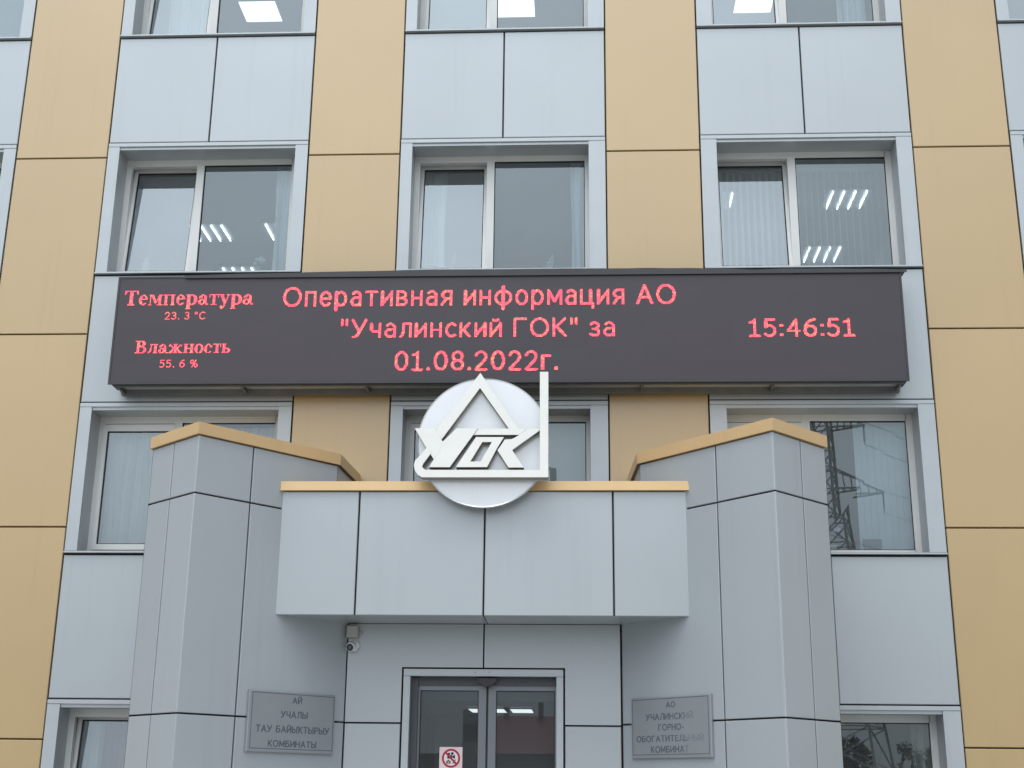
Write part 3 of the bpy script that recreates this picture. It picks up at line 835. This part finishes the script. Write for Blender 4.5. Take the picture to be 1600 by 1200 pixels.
# loose wavy flashing sheet along the top
fl = MB()
def flash(u, v):
    x = LX0+.78 + u*(LX1-LX0-.72)
    y = -.40 + v*.36
    bow = .055*math.sin(math.pi*min(1,u*1.05)) 
    zz = LZ1+.008 + bow*.75 + .012*noise.noise(Vector((x*1.1,0,3))) + (.016*noise.noise(Vector((x*2.3,1,0))) if u > .6 else 0)
    return (x, y, zz + (.012 if v > .5 else 0))
fl.grid(flash, 90, 2)
def flash2(u, v):
    p = flash(u, 0); return (p[0], p[1]-.002, p[2]-.0 - v*max(.01, p[2]-LZ1+.03))
fl.grid(flash2, 90, 1)
obj('top_flashing', fl, M['cabinet'], led, smooth=True, recalc=False)
def lp(x, z): return (x, LY-.004, z)
LINES = [('Температура','S',(-3.080,-1.580,6.785,6.960)),('23. 3 °C','F',(-2.590,-2.118,6.604,6.698),.135),
         ('Влажность','S',(-2.898,-1.800,6.198,6.353)),('55. 6 %','F',(-2.600,-2.160,6.027,6.121),.135),
         ('Оперативная информация АО','F',(-1.236,3.238,6.746,6.993),.140),('"Учалинский ГОК" за','F',(-.553,2.553,6.366,6.598),.140),
         ('01.08.2022г.','F',(.075,1.915,5.975,6.209),.142),('15:46:51','F',(4.040,5.212,6.348,6.567),.150)]
for ln in LINES:
    t_ = MB()
    if ln[1] == 'S': ts = serif_test(ln[0])
    else: ts = stroke_test(ln[0], ln[3], gap=.29 if ln[0][0] not in '25' else .34)
    pit = .005 if ln[2][3]-ln[2][2] < .11 else .010
    raster(t_, ts, ln[2], pit, .94, lp)
    obj('lettering', t_, M['led'], led, recalc=False)

# ------------------------------------------------------------------ emblem on the canopy
emb = thing('company_emblem', (1.19,-1.6,4.15), 'round white emblem with a triangle and slanted raised letters on the canopy', 'emblem')
EC = (1.192,4.817); ER = .664
c_ = MB(); c_.lathe([(ER-.012,-.0),(ER,-.006),(ER,.045),(ER-.02,.052)], (EC[0],-1.660,EC[1]), (0,1,0), 96)
obj('disc', c_, M['emblem_disc'], emb)
for x in (.9,1.5):
    c_ = MB(); c_.box(x-.03,x+.03,-1.610,-1.50,4.28,4.34)
    obj('standoff', c_, M['rail'], emb)
def emblem_part(name, poly, y0, y1, holes=()):
    a = MB(); a.slab(poly, y0, y1, holes)
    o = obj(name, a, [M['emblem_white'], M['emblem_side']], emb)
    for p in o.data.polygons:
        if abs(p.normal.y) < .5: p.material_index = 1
    return o
TRI = [(1.153,5.513),(.705,4.899),(.769,4.808),(1.152,5.355),(1.452,4.922),(1.553,4.915)]
emblem_part('triangle', TRI, -1.752, -1.664)
POST = [(1.754,5.513),(1.838,5.513),(1.841,4.429),(.597,4.430),(.554,4.455),(.524,4.499),(.513,4.554),(.525,4.604),(.564,4.642),(.637,4.733),(.677,4.670),(.605,4.567),(.594,4.536),(.625,4.505),(1.757,4.503)]
emblem_part('base_frame', POST, -1.778, -1.664)
emblem_part('letter', [(.508,4.934),(.704,4.934),(.791,4.795),(.925,4.931),(1.138,4.930),(.867,4.535),(.661,4.536),(.80,4.766),(.707,4.616),(.624,4.742)], -1.764, -1.664)
emblem_part('letter', [(1.141,4.930),(1.626,4.929),(1.554,4.865),(1.097,4.866)], -1.758, -1.664)
emblem_part('letter', [(1.122,4.841),(1.400,4.840),(1.330,4.721),(1.236,4.535),(.928,4.535)], -1.767, -1.664, [[(1.186,4.790),(1.281,4.790),(1.172,4.591),(1.070,4.591)]])
emblem_part('letter', [(1.752,4.928),(1.752,4.908),(1.482,4.708),(1.599,4.532),(1.448,4.532),(1.337,4.706),(1.408,4.815),(1.481,4.821),(1.56,4.868),(1.629,4.928)], -1.761, -1.664)

# ------------------------------------------------------------------ engraved plaques on the towers
def plaque(Tw, s0, s1, z0, z1, rows, label, right, fade=None):
    A,B,C,E,di,ni = Tw
    ctr = B + di*((s0+s1)/2)
    p = thing('name_plaque', (ctr.x, ctr.y, z0), label, 'plaque', 'engraved metal plaques beside the entrance')
    def at(s_, z, o): v = B + di*s_ + ni*o; return (v.x, v.y, z)
    pl = MB()
    q = [at(s0,z0,.030), at(s1,z0,.030), at(s1,z1,.030), at(s0,z1,.030)]
    if right: q = [q[1],q[0],q[3],q[2]]
    pl.panel(q, ni, .029, .007)
    obj('plate', pl, M['plate'], p)
    r_ = MB(); a,b,c,d = s0+.035,s1-.015,z0+.032,z1-.015
    if right: a,b = s0+.028,s1-.018
    t_ = .007; o_ = .0312
    for (u0,u1,v0,v1) in ((a,b,c,c+t_),(a,b,d-t_,d),(a,a+t_,c+t_,d-t_),(b-t_,b,c+t_,d-t_)):
        r_.add([at(u0,v0,o_),at(u1,v0,o_),at(u1,v1,o_),at(u0,v1,o_)], [(0,1,2,3) if not right else (3,2,1,0)])
    obj('border_line', r_, M['engrave'], p, recalc=False)
    for text, u0, u1, v0, v1, wt in rows:
        dark, faint = MB(), MB()
        ts = stroke_test(text, wt, gap=.30, space=.62)
        if not right:
            raster(dark, ts, (u0,u1,v0,v1), .0035, 1, lambda x_,z_: at(x_,z_,.0314), merge=True)
        else:   # on the right tower the text runs from the inner edge outwards: reading direction = falling s
            L0, L1 = -u0, -u1
            tmp = MB()
            raster(tmp, ts, (L0,L1,v0,v1), .0035, 1, lambda x_,z_: at(-x_,z_,.0314), merge=True)
            for f in tmp.f:
                pts = [tmp.v[i] for i in f]
                sm = sum((Vector(t)-B).dot(di) for t in pts)/4
                (faint if sm < fade + .10*(rnd.random()-.5) else dark).add(pts, [(0,1,2,3)])
        nf = len(dark.f)
        dark.add(faint.v, faint.f)
        lo_ = obj('lettering', dark, [M['engrave'], M['engrave_faint']], p, recalc=False)
        for i, f in enumerate(lo_.data.polygons): f.material_index = 0 if i < nf else 1
    return p
plaque(TL, .760, 1.797, 1.812, 2.382, [
    ('АЙ',1.266,1.384,2.276,2.338,.20),('УЧАЛЫ',1.136,1.458,2.138,2.204,.20),
    ('ТАУ БАЙЫҠТЫРЫУ',.856,1.732,1.998,2.064,.20),('КОМБИНАТЫ',1.003,1.583,1.864,1.930,.20)],
    'engraved metal plaque lettered АЙ УЧАЛЫ beside the security camera', False)
plaque(TR, .862, 1.925, 1.800, 2.374, [
    ('АО',1.443,1.317,2.268,2.326,.20),('УЧАЛИНСКИЙ',1.717,1.091,2.156,2.218,.20),
    ('ГОРНО-',1.551,1.207,2.056,2.119,.20),('ОБОГАТИТЕЛЬНЫЙ',1.852,.962,1.953,2.014,.20),('КОМБИНАТ',1.654,1.152,1.850,1.914,.20)],
    'engraved metal plaque lettered АО УЧАЛИНСКИЙ with fainter letters on its right half', True, 1.22)

# ------------------------------------------------------------------ camera and box by the door
jb = thing('junction_box', (-.178,DY,2.968), 'small grey plastic junction box tucked under the canopy soffit', 'box')
c_ = MB(); c_.panel([(-.239,DY-.07,2.968),(-.117,DY-.07,2.968),(-.117,DY-.07,3.092),(-.239,DY-.07,3.092)],(0,-1,0),.066,.010); obj('body', c_, M['jbox'], jb)
c_ = MB(); c_.fpanel(-.232,-.124,2.976,3.084,DY-.078,.0075,.004); obj('lid', c_, M['jbox'], jb)
c_ = MB(); c_.lathe([(.010,0),(.010,.03)], (-.112,DY-.035,3.02), (1,0,0), 12); obj('cable_gland', c_, M['jbox'], jb)
cv = thing('security_camera', (-.155,DY,2.83), 'white ball security camera on the door wall below the grey box', 'camera')
c_ = MB(); c_.lathe([(.058,0),(.058,-.022),(.050,-.034),(.03,-.036)], (-.160,DY,2.890), (0,1,0), 32); obj('base', c_, M['cctv'], cv, smooth=False)
dirc = Vector((-.20,-1,-.42)).normalized()
cc = Vector((-.178,DY-.055,2.886))
c_ = MB()
prof = [(.003,-.045),(.022,-.041),(.036,-.028),(.045,-.006),(.046,.02),(.046,.050),(.040,.056)]
c_.lathe(prof, cc, dirc, 32); obj('body', c_, M['cctv'], cv, smooth=True)
c_ = MB(); c_.lathe([(.037,.0565),(.037,.0585)], cc, dirc, 28); LN = obj('lens_cover', c_, M['black'], cv)
c_ = MB(); c_.lathe([(.017,.0590),(.014,.063)], cc, dirc, 20); obj('lens', c_, M['device'], cv)
c_ = MB()
c_.lathe([(.004,0),(.004,.006)], (-.112,DY-.030,2.925), (0,-1,0), 10); c_.lathe([(.004,0),(.004,.006)], (-.116,DY-.030,2.856), (0,-1,0), 10)
obj('screw', c_, M['black'], cv)

# ------------------------------------------------------------------ prohibition sticker on the door
SY = DY+.154
st_ = thing('prohibition_sticker', (.841,SY,1.588), 'pinkish square sticker with a red no filming ring on the door glass', 'sticker')
c_ = MB(); c_.box(.725,.957,SY,SY+.002,1.588,1.905); obj('sheet', c_, M['sheet'], st_)
RC = (.843,1.796)
def ring(mb, c, r0, r1, y, n=48):
    b = len(mb.v)
    for k in range(n):
        t = 2*math.pi*k/n
        mb.v += [(c[0]+r0*math.cos(t),y,c[1]+r0*math.sin(t)),(c[0]+r1*math.cos(t),y,c[1]+r1*math.sin(t))]
    for k in range(n):
        k2 = (k+1)%n
        mb.f.append((b+2*k,b+2*k+1,b+2*k2+1,b+2*k2))
c_ = MB(); ring(c_, RC, .072, .092, SY-.0015)
obj('ring', c_, M['red'], st_, recalc=False)
c_ = MB(); ring(c_, RC, .0005, .0715, SY-.0008); obj('ring_field', c_, mat('sticker_white',(.80,.74,.75),.35), st_, recalc=False)
c_ = MB()
c_.add([(RC[0]-.058,SY-.0025,RC[1]+.044),(RC[0]-.044,SY-.0025,RC[1]+.058),(RC[0]+.058,SY-.0025,RC[1]-.044),(RC[0]+.044,SY-.0025,RC[1]-.058)], [(0,3,2,1)])
obj('slash', c_, M['red'], st_, recalc=False)
c_ = MB(); yy = SY-.0019
def flat(mb, pts, y): mb.add([(RC[0]+x_,y,RC[1]+z_) for x_,z_ in pts], [tuple(range(len(pts)))])
flat(c_, [(-.038,-.004),(.012,-.004),(.012,.030),(-.038,.030)], yy)
flat(c_, [(.014,.006),(.040,-.004),(.040,.034),(.014,.022)], yy)
ring(c_, (RC[0]-.022,RC[1]+.042), .001, .013, yy, 18); ring(c_, (RC[0]+.012,RC[1]+.046), .001, .014, yy, 18)
flat(c_, [(-.046,-.052),(-.004,-.052),(-.004,-.024),(-.046,-.024)], yy)
flat(c_, [(-.034,-.024),(-.018,-.024),(-.020,-.016),(-.032,-.016)], yy)
flat(c_, [(.014,-.050),(.022,-.054),(.050,-.014),(.043,-.010)], yy)
flat(c_, [(.016,-.016),(.022,-.012),(.048,-.046),(.042,-.050)], yy-.0003)
obj('pictogram', c_, M['black'], st_, recalc=False)
c_ = MB(); ring(c_, (RC[0]-.025,RC[1]-.038), .005, .0095, yy-.0012, 18); obj('pictogram_lens', c_, M['sheet'], st_, recalc=False)

# ------------------------------------------------------------------ things inside the rooms
def panel_light(x0, x1, y0, y1, z, label):
    t = thing('panel_light', ((x0+x1)/2,(y0+y1)/2,z-.03), label, 'ceiling light', 'flat ceiling panel lights seen through the windows')
    a = MB(); a.box(x0,x1,y0,y0+.015,z-.030,z-.001); a.box(x0,x1,y1-.015,y1,z-.030,z-.001); a.box(x0,x0+.015,y0+.015,y1-.015,z-.030,z-.001); a.box(x1-.015,x1,y0+.015,y1-.015,z-.030,z-.001)
    obj('rim', a, M['lampbody'], t)
    a = MB(); a.box(x0+.015,x1-.015,y0+.015,y1-.015,z-.024,z-.002); obj('diffuser', a, M['lamp'], t)
panel_light(-2.91,-2.33,2.49,3.07,12.7, 'white square ceiling panel behind the top window above the board left end')
panel_light(.93,1.52,2.49,3.07,12.7, 'white square ceiling panel behind the top middle window by its mullion')
panel_light(4.46,5.04,2.49,3.07,12.7, 'white square ceiling panel behind the left pane of the top window above the clock')
panel_light(7.75,8.33,2.49,3.07,12.7, 'white ceiling panel cut off in the top right corner of the photo')
panel_light(-1.98,-1.60,1.25,1.85,6.05, 'white ceiling panel just above the left tower coping')
panel_light(.42,1.0,6.15,7.2,2.711, 'long white lobby ceiling panel behind the left door leaf')
panel_light(1.06,1.42,6.15,7.2,2.711, 'white lobby ceiling panel behind the right door leaf')
def tube_light(x0, y0, z, label):
    t = thing('tube_light', (x0+.3,y0+.3,z-.06), label, 'ceiling light', 'four tube ceiling lights in the second floor offices')
    a = MB(); a.box(x0,x0+.60,y0,y0+.60,z-.05,z-.001); obj('housing', a, M['lampbody'], t)
    for k in range(4):
        a = MB(); a.lathe([(.009,0),(.009,.55)], (x0+.075+.15*k,y0+.025,z-.069), (0,1,0), 10); obj('tube', a, M['tube'], t)
TLAB = ['tube ceiling light nearest the glass in the window left of the board centre','tube light beside the right jamb in the upper left window','rear tube ceiling light low in the upper left window',
        'near tube light high behind the right pane above the clock','rear tube light low behind the right pane above the clock','tube light at the left edge behind the blinds above the clock']
for (x_,y_),lb_ in zip([(-3.52,2.88),(-2.42,2.86),(-3.47,4.50),(5.49,1.98),(5.49,3.90),(3.70,2.0)],TLAB):
    tube_light(x_, y_, 9.3, lb_)

def blind(x0, x1, z0, z1, y, ang, n, label, matn='fabric'):
    t = thing('vertical_blind', ((x0+x1)/2,y,z0), label, 'blind', 'vertical slat blinds in the windows')
    a = MB(); a.box(x0,x1,y-.02,y+.02,z1,z1+.04); obj('headrail', a, M['pvc'], t)
    a = MB(); ca, sa = math.cos(R_(ang)), math.sin(R_(ang)); hw = .0445
    for k in range(n):
        xc = x0+.05+(x1-x0-.1)*k/max(1,n-1); aa = ang + rnd.uniform(-4,4)
        ca, sa = math.cos(R_(aa)), math.sin(R_(aa))
        p0, p1 = (xc-hw*ca, y-hw*sa), (xc+hw*ca, y+hw*sa)
        tx, ty = -sa*.001, ca*.001
        a.prism([(p0[0]-tx,p0[1]-ty),(p1[0]-tx,p1[1]-ty),(p1[0]+tx,p1[1]+ty),(p0[0]+tx,p0[1]+ty)], z0, z1)
    obj('slats', a, M[matn], t)
def curtain(x0, x1, z0, z1, y, folds, label, matn, name='curtain', amp=.035):
    a = MB()
    ph = rnd.uniform(0,6)
    def fn(u, v):
        x_ = x0+(x1-x0)*u
        return (x_ + .01*math.sin(v*5+u*9), y + amp*math.sin(u*folds*2*math.pi+ph+.5*math.sin(v*3)) + amp*.4*math.sin(u*folds*5.1*math.pi+v), z0+(z1-z0)*v)
    a.grid(fn, max(24,int(folds*12)), 10)
    nv = len(a.v); fs = list(a.f)
    a.v += [(p[0],p[1]+.003,p[2]) for p in a.v]
    a.f += [tuple(i+nv for i in f[::-1]) for f in fs]
    o = obj(name, a, M[matn], smooth=True, recalc=False)
    return tag(o, label, 'curtain')
# second floor (above the board)
blind(3.70,4.76,7.46,8.86,.62,62,13,'white slats behind the left pane of the window above the clock')
blind(4.80,5.95,7.46,8.86,.62,74,14,'thin turned slats behind the right pane of the window above the clock')
curtain(-1.62,-1.30,7.42,8.98,.50,3,'white curtain bunched at the right jamb of the upper left window','net')
curtain(.12,.50,7.42,8.98,.66,2.2,'pale curtain behind the left pane of the window above the board centre','net')
curtain(2.06,2.40,7.42,8.98,.50,2,'pale curtain at the right jamb of the window above the board centre','net')
# top floor
blind(-6.9,-4.95,10.64,12.2,.62,12,24,'closed white slat blind in the window at the top left corner')
curtain(-3.30,-2.65,10.62,12.2,.75,3,'pale curtain behind the left pane of the top left window','net')
curtain(5.45,5.82,10.62,12.2,.52,3,'pale curtain behind the right pane of the top window above the clock','net')
# first floor
curtain(-3.46,-2.60,4.06,5.66,.46,6,'sheer white curtain in the window left of the left tower','net',amp=.022)
curtain(-2.45,-1.30,4.06,5.55,.48,7,'sheer white curtain behind the left tower coping','net',amp=.022)
blind(1.78,2.40,4.08,5.58,.47,10,9,'beige white slat blind right of the round emblem','beige_blind')
curtain(.10,.75,4.06,5.6,.50,4,'grey curtain left of the round emblem','beige_fabric')
blind(5.28,6.04,4.10,5.55,.46,8,10,'closed white slat blind right of the right tower')
# ground floor
curtain(-3.44,-3.20,.72,2.32,.66,2,'pale curtain at the left jamb of the ground floor window','net')
curtain(-3.13,-2.62,.72,2.36,.55,4,'maroon curtain in the ground floor window beside the left tower','maroon_fabric')
curtain(5.70,6.05,.72,2.36,.50,3,'beige curtain in the ground floor window right of the right tower','beige_fabric')

def plant(x_, y_, z_, h_, n, label, leafm='leaf', flowers=0):
    t = thing('potted_plant', (x_,y_,z_), label, 'plant', 'potted plants on the window ledges')
    a = MB(); a.lathe([(.05,0),(.065,.10),(.07,.11),(.06,.11)], (x_,y_,z_), (0,0,1), 20); obj('pot', a, M['pot'], t)
    a = MB()
    for k in range(n):
        th = rnd.uniform(0,6.28); el = rnd.uniform(.35,1.35); ln = h_*rnd.uniform(.45,1.0)
        base = Vector((x_,y_,z_+.10)); prev = None
        d0 = Vector((math.cos(th),math.sin(th)*.5,0)); wv = Vector((-math.sin(th),math.cos(th),0))
        pts = []
        for i in range(6):
            u = i/5
            c0 = base + d0*ln*math.cos(el)*u + Vector((0,0,ln*(math.sin(el)*u-.35*u*u*(1.4-el))))
            wd = .026*math.sin(math.pi*min(.97,.12+u*.9))
            pts += [c0-wv*wd, c0+wv*wd]
        a.add(pts, [(2*i,2*i+1,2*i+3,2*i+2) for i in range(5)])
    o = obj('leaves', a, M[leafm], t, recalc=False)
    if flowers:
        a = MB()
        for k in range(flowers):
            c0 = Vector((x_+rnd.uniform(-.08,.08), y_+rnd.uniform(-.05,.02), z_+.10+h_*rnd.uniform(.6,1.0)))
            a.lathe([(.004,-.02),(.025,-.01),(.030,.005),(.02,.02),(.004,.025)], c0, (0,0,1), 8)
        obj('flowers', a, M['petal'], t, smooth=True)
def ledge(x0, x1, zs):
    a = MB(); a.box(x0,x1,.375,.62,zs+.01,zs+.04); return obj('window_board', a, M['pvc'], bld)
for b in (-1,0,1):
    for r_ in 'CB': ledge(BAYS[b][0]+.02, BAYS[b][1]-.02, SILL[r_])
plant(.58,.50,7.394,.40,14,'broad leaved plant behind the left pane above the board centre','pale_leaf')
plant(1.80,.50,7.394,.34,12,'spiky small plant behind the right pane above the board centre','pale_leaf')
plant(-1.75,.46,7.394,.22,8,'white flowering pot plant low in the upper left window','pale_leaf',9)
plant(4.97,.48,4.051,.22,10,'leafy pot plant beside the right tower cladding','leaf',3)
# jug, grey box, pink bottle, small dish
t = thing('water_jug', (-3.17,.48,7.394), 'white plastic jug behind the left pane of the upper left window', 'jug')
a = MB(); a.lathe([(.05,0),(.06,.02),(.062,.20),(.045,.26),(.03,.29),(.03,.33),(.02,.335)], (-3.17,.48,7.394), (0,0,1), 24); obj('body', a, M['pot'], t, smooth=True)
a = MB(); a.bar((-3.108,.48,7.56),(-3.07,.48,7.56),.016); a.bar((-3.07,.48,7.44),(-3.07,.48,7.56),.016); a.bar((-3.108,.48,7.44),(-3.07,.48,7.44),.016); obj('handle', a, M['pot'], t)
t = thing('desk_monitor', (5.40,.43,4.051), 'small grey device standing before the blind by the right tower', 'device')
a = MB(); a.box(5.315,5.515,.405,.43,4.075,4.225); obj('case', a, M['device'], t)
a = MB(); a.box(5.37,5.46,.39,.45,4.051,4.075); obj('foot', a, M['device'], t)
t = thing('pink_bottle', (5.965,.42,4.051), 'pink plastic bottle in the corner of the window beside the tan strip', 'bottle')
a = MB(); a.lathe([(.030,0),(.034,.01),(.034,.12),(.014,.16),(.014,.19)], (5.965,.42,4.051), (0,0,1), 20); obj('body', a, M['pink'], t, smooth=True)
a = MB(); a.lathe([(.017,.19),(.017,.22)], (5.965,.42,4.051), (0,0,1), 16); obj('cap', a, M['pot'], t)
t = thing('white_dish', (5.80,.43,4.051), 'small white dish on the ledge next to the pink bottle', 'dish')
a = MB(); a.lathe([(.02,0),(.025,.005),(.055,.03),(.05,.03),(.02,.012)], (5.80,.43,4.051), (0,0,1), 24); obj('bowl', a, M['pot'], t, smooth=True)

# ------------------------------------------------------------------ across the street (seen in the glass)
def far_building(name, x0, x1, y0, y1, h, label, wallm, roofm=None, rise=0, nwin=0, rows=1):
    t = thing(name, ((x0+x1)/2,(y0+y1)/2,0), label, 'building')
    a = MB(); a.box(x0,x1,y0,y1,0,h); obj('wall', a, wallm, t)
    if roofm:
        a = MB(); o_ = .5; ym = (y0+y1)/2
        a.add([(x0-o_,y0-o_,h),(x1+o_,y0-o_,h),(x1+o_,y1+o_,h),(x0-o_,y1+o_,h),(x0-o_,ym,h+rise),(x1+o_,ym,h+rise)], [(0,1,5,4),(2,3,4,5),(3,0,4),(1,2,5),(0,3,2,1)])
        R0 = obj('roof', a, roofm, t)
        a = MB(); a.box(x1-3,x1-2.65,ym-.2,ym+.4,h+rise*.5,h+rise+.9); a.box(x0+1,x0+1.35,ym-.2,ym+.4,h+rise*.5,h+rise+.6); obj('chimney', a, M['plaster'], R0)
    for r_ in range(rows):
        for k in range(nwin):
            xc = x0+(x1-x0)*(k+.5)/nwin; zc = h*(r_+.55)/rows
            a = MB(); a.box(xc-.7,xc+.7,y1-.05,y1+.03,zc-.6,zc+.6); obj('window', a, M['dglass'], t)
    return t
far_building('red_roof_house', -4.2, 2.2, -88, -76, 3.9, 'low grey building with a wide red metal roof across the street', M['plaster'], M['redroof'], 2.7, 3)
far_building('long_workshop', 2.8, 15, -88, -77, 4.6, 'long grey workshop right of the red roofed building', M['plaster'], M['darkblock'], 1.3, 6)
far_building('dark_block', -5.9, -4.35, -92, -80, 6.9, 'dark flat roofed block left of the red roofed building', M['darkblock'], None, 0, 1, 2)
far_building('grey_garage', -34, -6.4, -84, -77, 3.9, 'long low grey garage row at the far end of the street', M['plaster'], M['darkblock'], .8, 6)

def make_tree(name, h, cr, label, group):
    t = thing(name, (0,0,0), label, 'tree', group)
    a = MB()
    def limb(p, d, ln, r, dep):
        q = p + d*ln
        a.lathe([(r,0),(r*.62,ln)], p, d, 8)
        if dep:
            for k in range(3 if dep > 1 else 4):
                nd = (d*.75 + Vector((rnd.uniform(-1,1),rnd.uniform(-1,1),rnd.uniform(-.1,.7)))).normalized()
                limb(q - d*ln*rnd.uniform(0,.3), nd, ln*rnd.uniform(.55,.75), r*.58, dep-1)
    limb(Vector((0,0,0)), Vector((0,0,1)), h*.38, h*.022, 3)
    obj('trunk', a, M['bark'], t, recalc=False)
    a = MB()
    cl = []
    for k in range(46):
        th = rnd.uniform(0,6.28); u = rnd.uniform(0,1); rad = cr*math.sqrt(rnd.random())*(.55+.45*math.sin(math.pi*min(1,.15+u*.85)))
        cl.append((Vector((rad*math.cos(th),rad*math.sin(th),h*(.32+.64*u))), cr*rnd.uniform(.16,.34)))
    for c0,r0 in cl:
        for k in range(70):
            d = Vector((rnd.gauss(0,1),rnd.gauss(0,1),rnd.gauss(0,.8))).normalized()
            p = c0 + d*r0*rnd.uniform(.5,1.15)
            n_ = Vector((rnd.gauss(0,1),rnd.gauss(0,1),rnd.gauss(0,1))).normalized(); s2 = rnd.uniform(.10,.22)
            e1 = n_.orthogonal().normalized()*s2; e2 = n_.cross(e1).normalized()*s2*.6
            a.add([p-e1,p-e2,p+e1,p+e2], [(0,1,2,3)])
    obj('crown', a, M['crown'], t, recalc=False)
    return t
tr = make_tree('street_tree', 7.2, 2.3, 'leafy tree across the street near the lattice pylon', 'trees across the street')
spots = [(30,-70,.78,0),(25.5,-80,.70,1.2),(35,-73,.85,2.3),(21,-82,.74,.5),(-11,-70,.62,2),(-15,-73,.7,4),(-19.5,-71,.75,5),(-25,-74,.85,3),(41,-78,1.4,1)]
TRL = ['tallest leafy tree behind the pylon legs','leafy tree right beside the pylon foot','broad tree standing right of the pylon','small tree before the red roof end',
       'small bush like tree by the dark block','low tree in front of the grey garages','middle tree before the grey garages','last tree left of the grey garages','far broad tree at the street end']
for i,((x_,y_,s_,rz),lb_) in enumerate(zip(spots,TRL)):
    o = tr if i == 0 else copy_tree(tr)
    o.location = (x_,y_,0); o.scale = (s_,s_,s_); o.rotation_euler = (0,0,rz); o['label'] = lb_

# lattice pylon with its lines
PX, PY = 19.7, -78.0
py_ = thing('lattice_pylon', (PX,PY,0), 'tall steel lattice power pylon across the street', 'pylon')
lv = [0,3,5.8,8.4,10.8,13,15,16.9,18.6,20.3,22,23.6,25.1,26.6,28,29.4,30.8,32.4,34]
def hw(z): return 3.3*(1-z/20)+.85*(z/20) if z < 20 else .85-.45*(z-20)/14
a = MB()
for sx_,sy_ in ((-1,-1),(1,-1),(1,1),(-1,1)):
    for z0,z1 in zip(lv[:-1],lv[1:]):
        a.bar((PX+sx_*hw(z0),PY+sy_*hw(z0),z0),(PX+sx_*hw(z1),PY+sy_*hw(z1),z1),.15)
for z0,z1 in zip(lv[:-1],lv[1:]):
    c0 = [(PX+i*hw(z0),PY+j*hw(z0),z0) for i,j in ((-1,-1),(1,-1),(1,1),(-1,1))]
    c1 = [(PX+i*hw(z1),PY+j*hw(z1),z1) for i,j in ((-1,-1),(1,-1),(1,1),(-1,1))]
    for k in range(4):
        k2 = (k+1)%4
        a.bar(c0[k],c1[k2],.075); a.bar(c0[k2],c1[k],.075); a.bar(c1[k],c1[k2],.075)
obj('tower_frame', a, M['steel'], py_)
for za,ln in ((22,2.8),(26.5,2.5),(31,2.2)):
    a = MB()
    for sd_ in (-1,1):
        tip = Vector((PX+sd_*(hw(za)+ln),PY,za))
        for j in (-1,1):
            a.bar((PX+sd_*hw(za),PY+j*hw(za),za),tip,.11); a.bar((PX+sd_*hw(za+1.6),PY+j*hw(za+1.6),za+1.6),tip,.09)
        for k in range(1,5):
            u = k/5; x_ = PX+sd_*(hw(za)+ln*u)
            a.bar((x_,PY-hw(za)*(1-u),za),(x_,PY,za+1.6*(1-u)),.07); a.bar((x_,PY+hw(za)*(1-u),za),(x_,PY-hw(za)*(1-u),za),.07)
    A_ = obj('crossarm', a, M['steel'], py_)
    a = MB()
    for sd_ in (-1,1):
        a.lathe([(.03,0)]+[(.075 if k%2 else .035,-.15*k) for k in range(1,9)]+[(.03,-1.4)], (PX+sd_*(hw(za)+ln-.1),PY,za), (0,0,1), 10)
    obj('insulator', a, M['device'], A_)
PN = 0
py_.rotation_euler = (0,0,R_(24))
PLAB = ['lower','middle','upper']
for i,(za,ln) in enumerate(((22,2.8),(26.5,2.5),(31,2.2))):
    for sd_ in (-1,1):
        x0_ = PX+sd_*(hw(za)+ln-.1)*math.cos(R_(24)); yt_ = PY+sd_*(hw(za)+ln-.1)*math.sin(R_(24))
        a = MB(); prev = None
        for k in range(25):
            u = k/24; p = Vector((x0_+110*u, yt_-70*u, za-1.4-16*u*(1-u)-u*3))
            if prev is not None: a.bar(prev,p,.028)
            prev = p
        o = obj('power_line', a, M['rail'], origin=(x0_,yt_,za-1.4))
        tag(o, 'power line hung from the %s crossarm on its %s side' % (PLAB[i], 'left' if sd_ < 0 else 'right'), 'cable', 'power lines hung from the pylon')
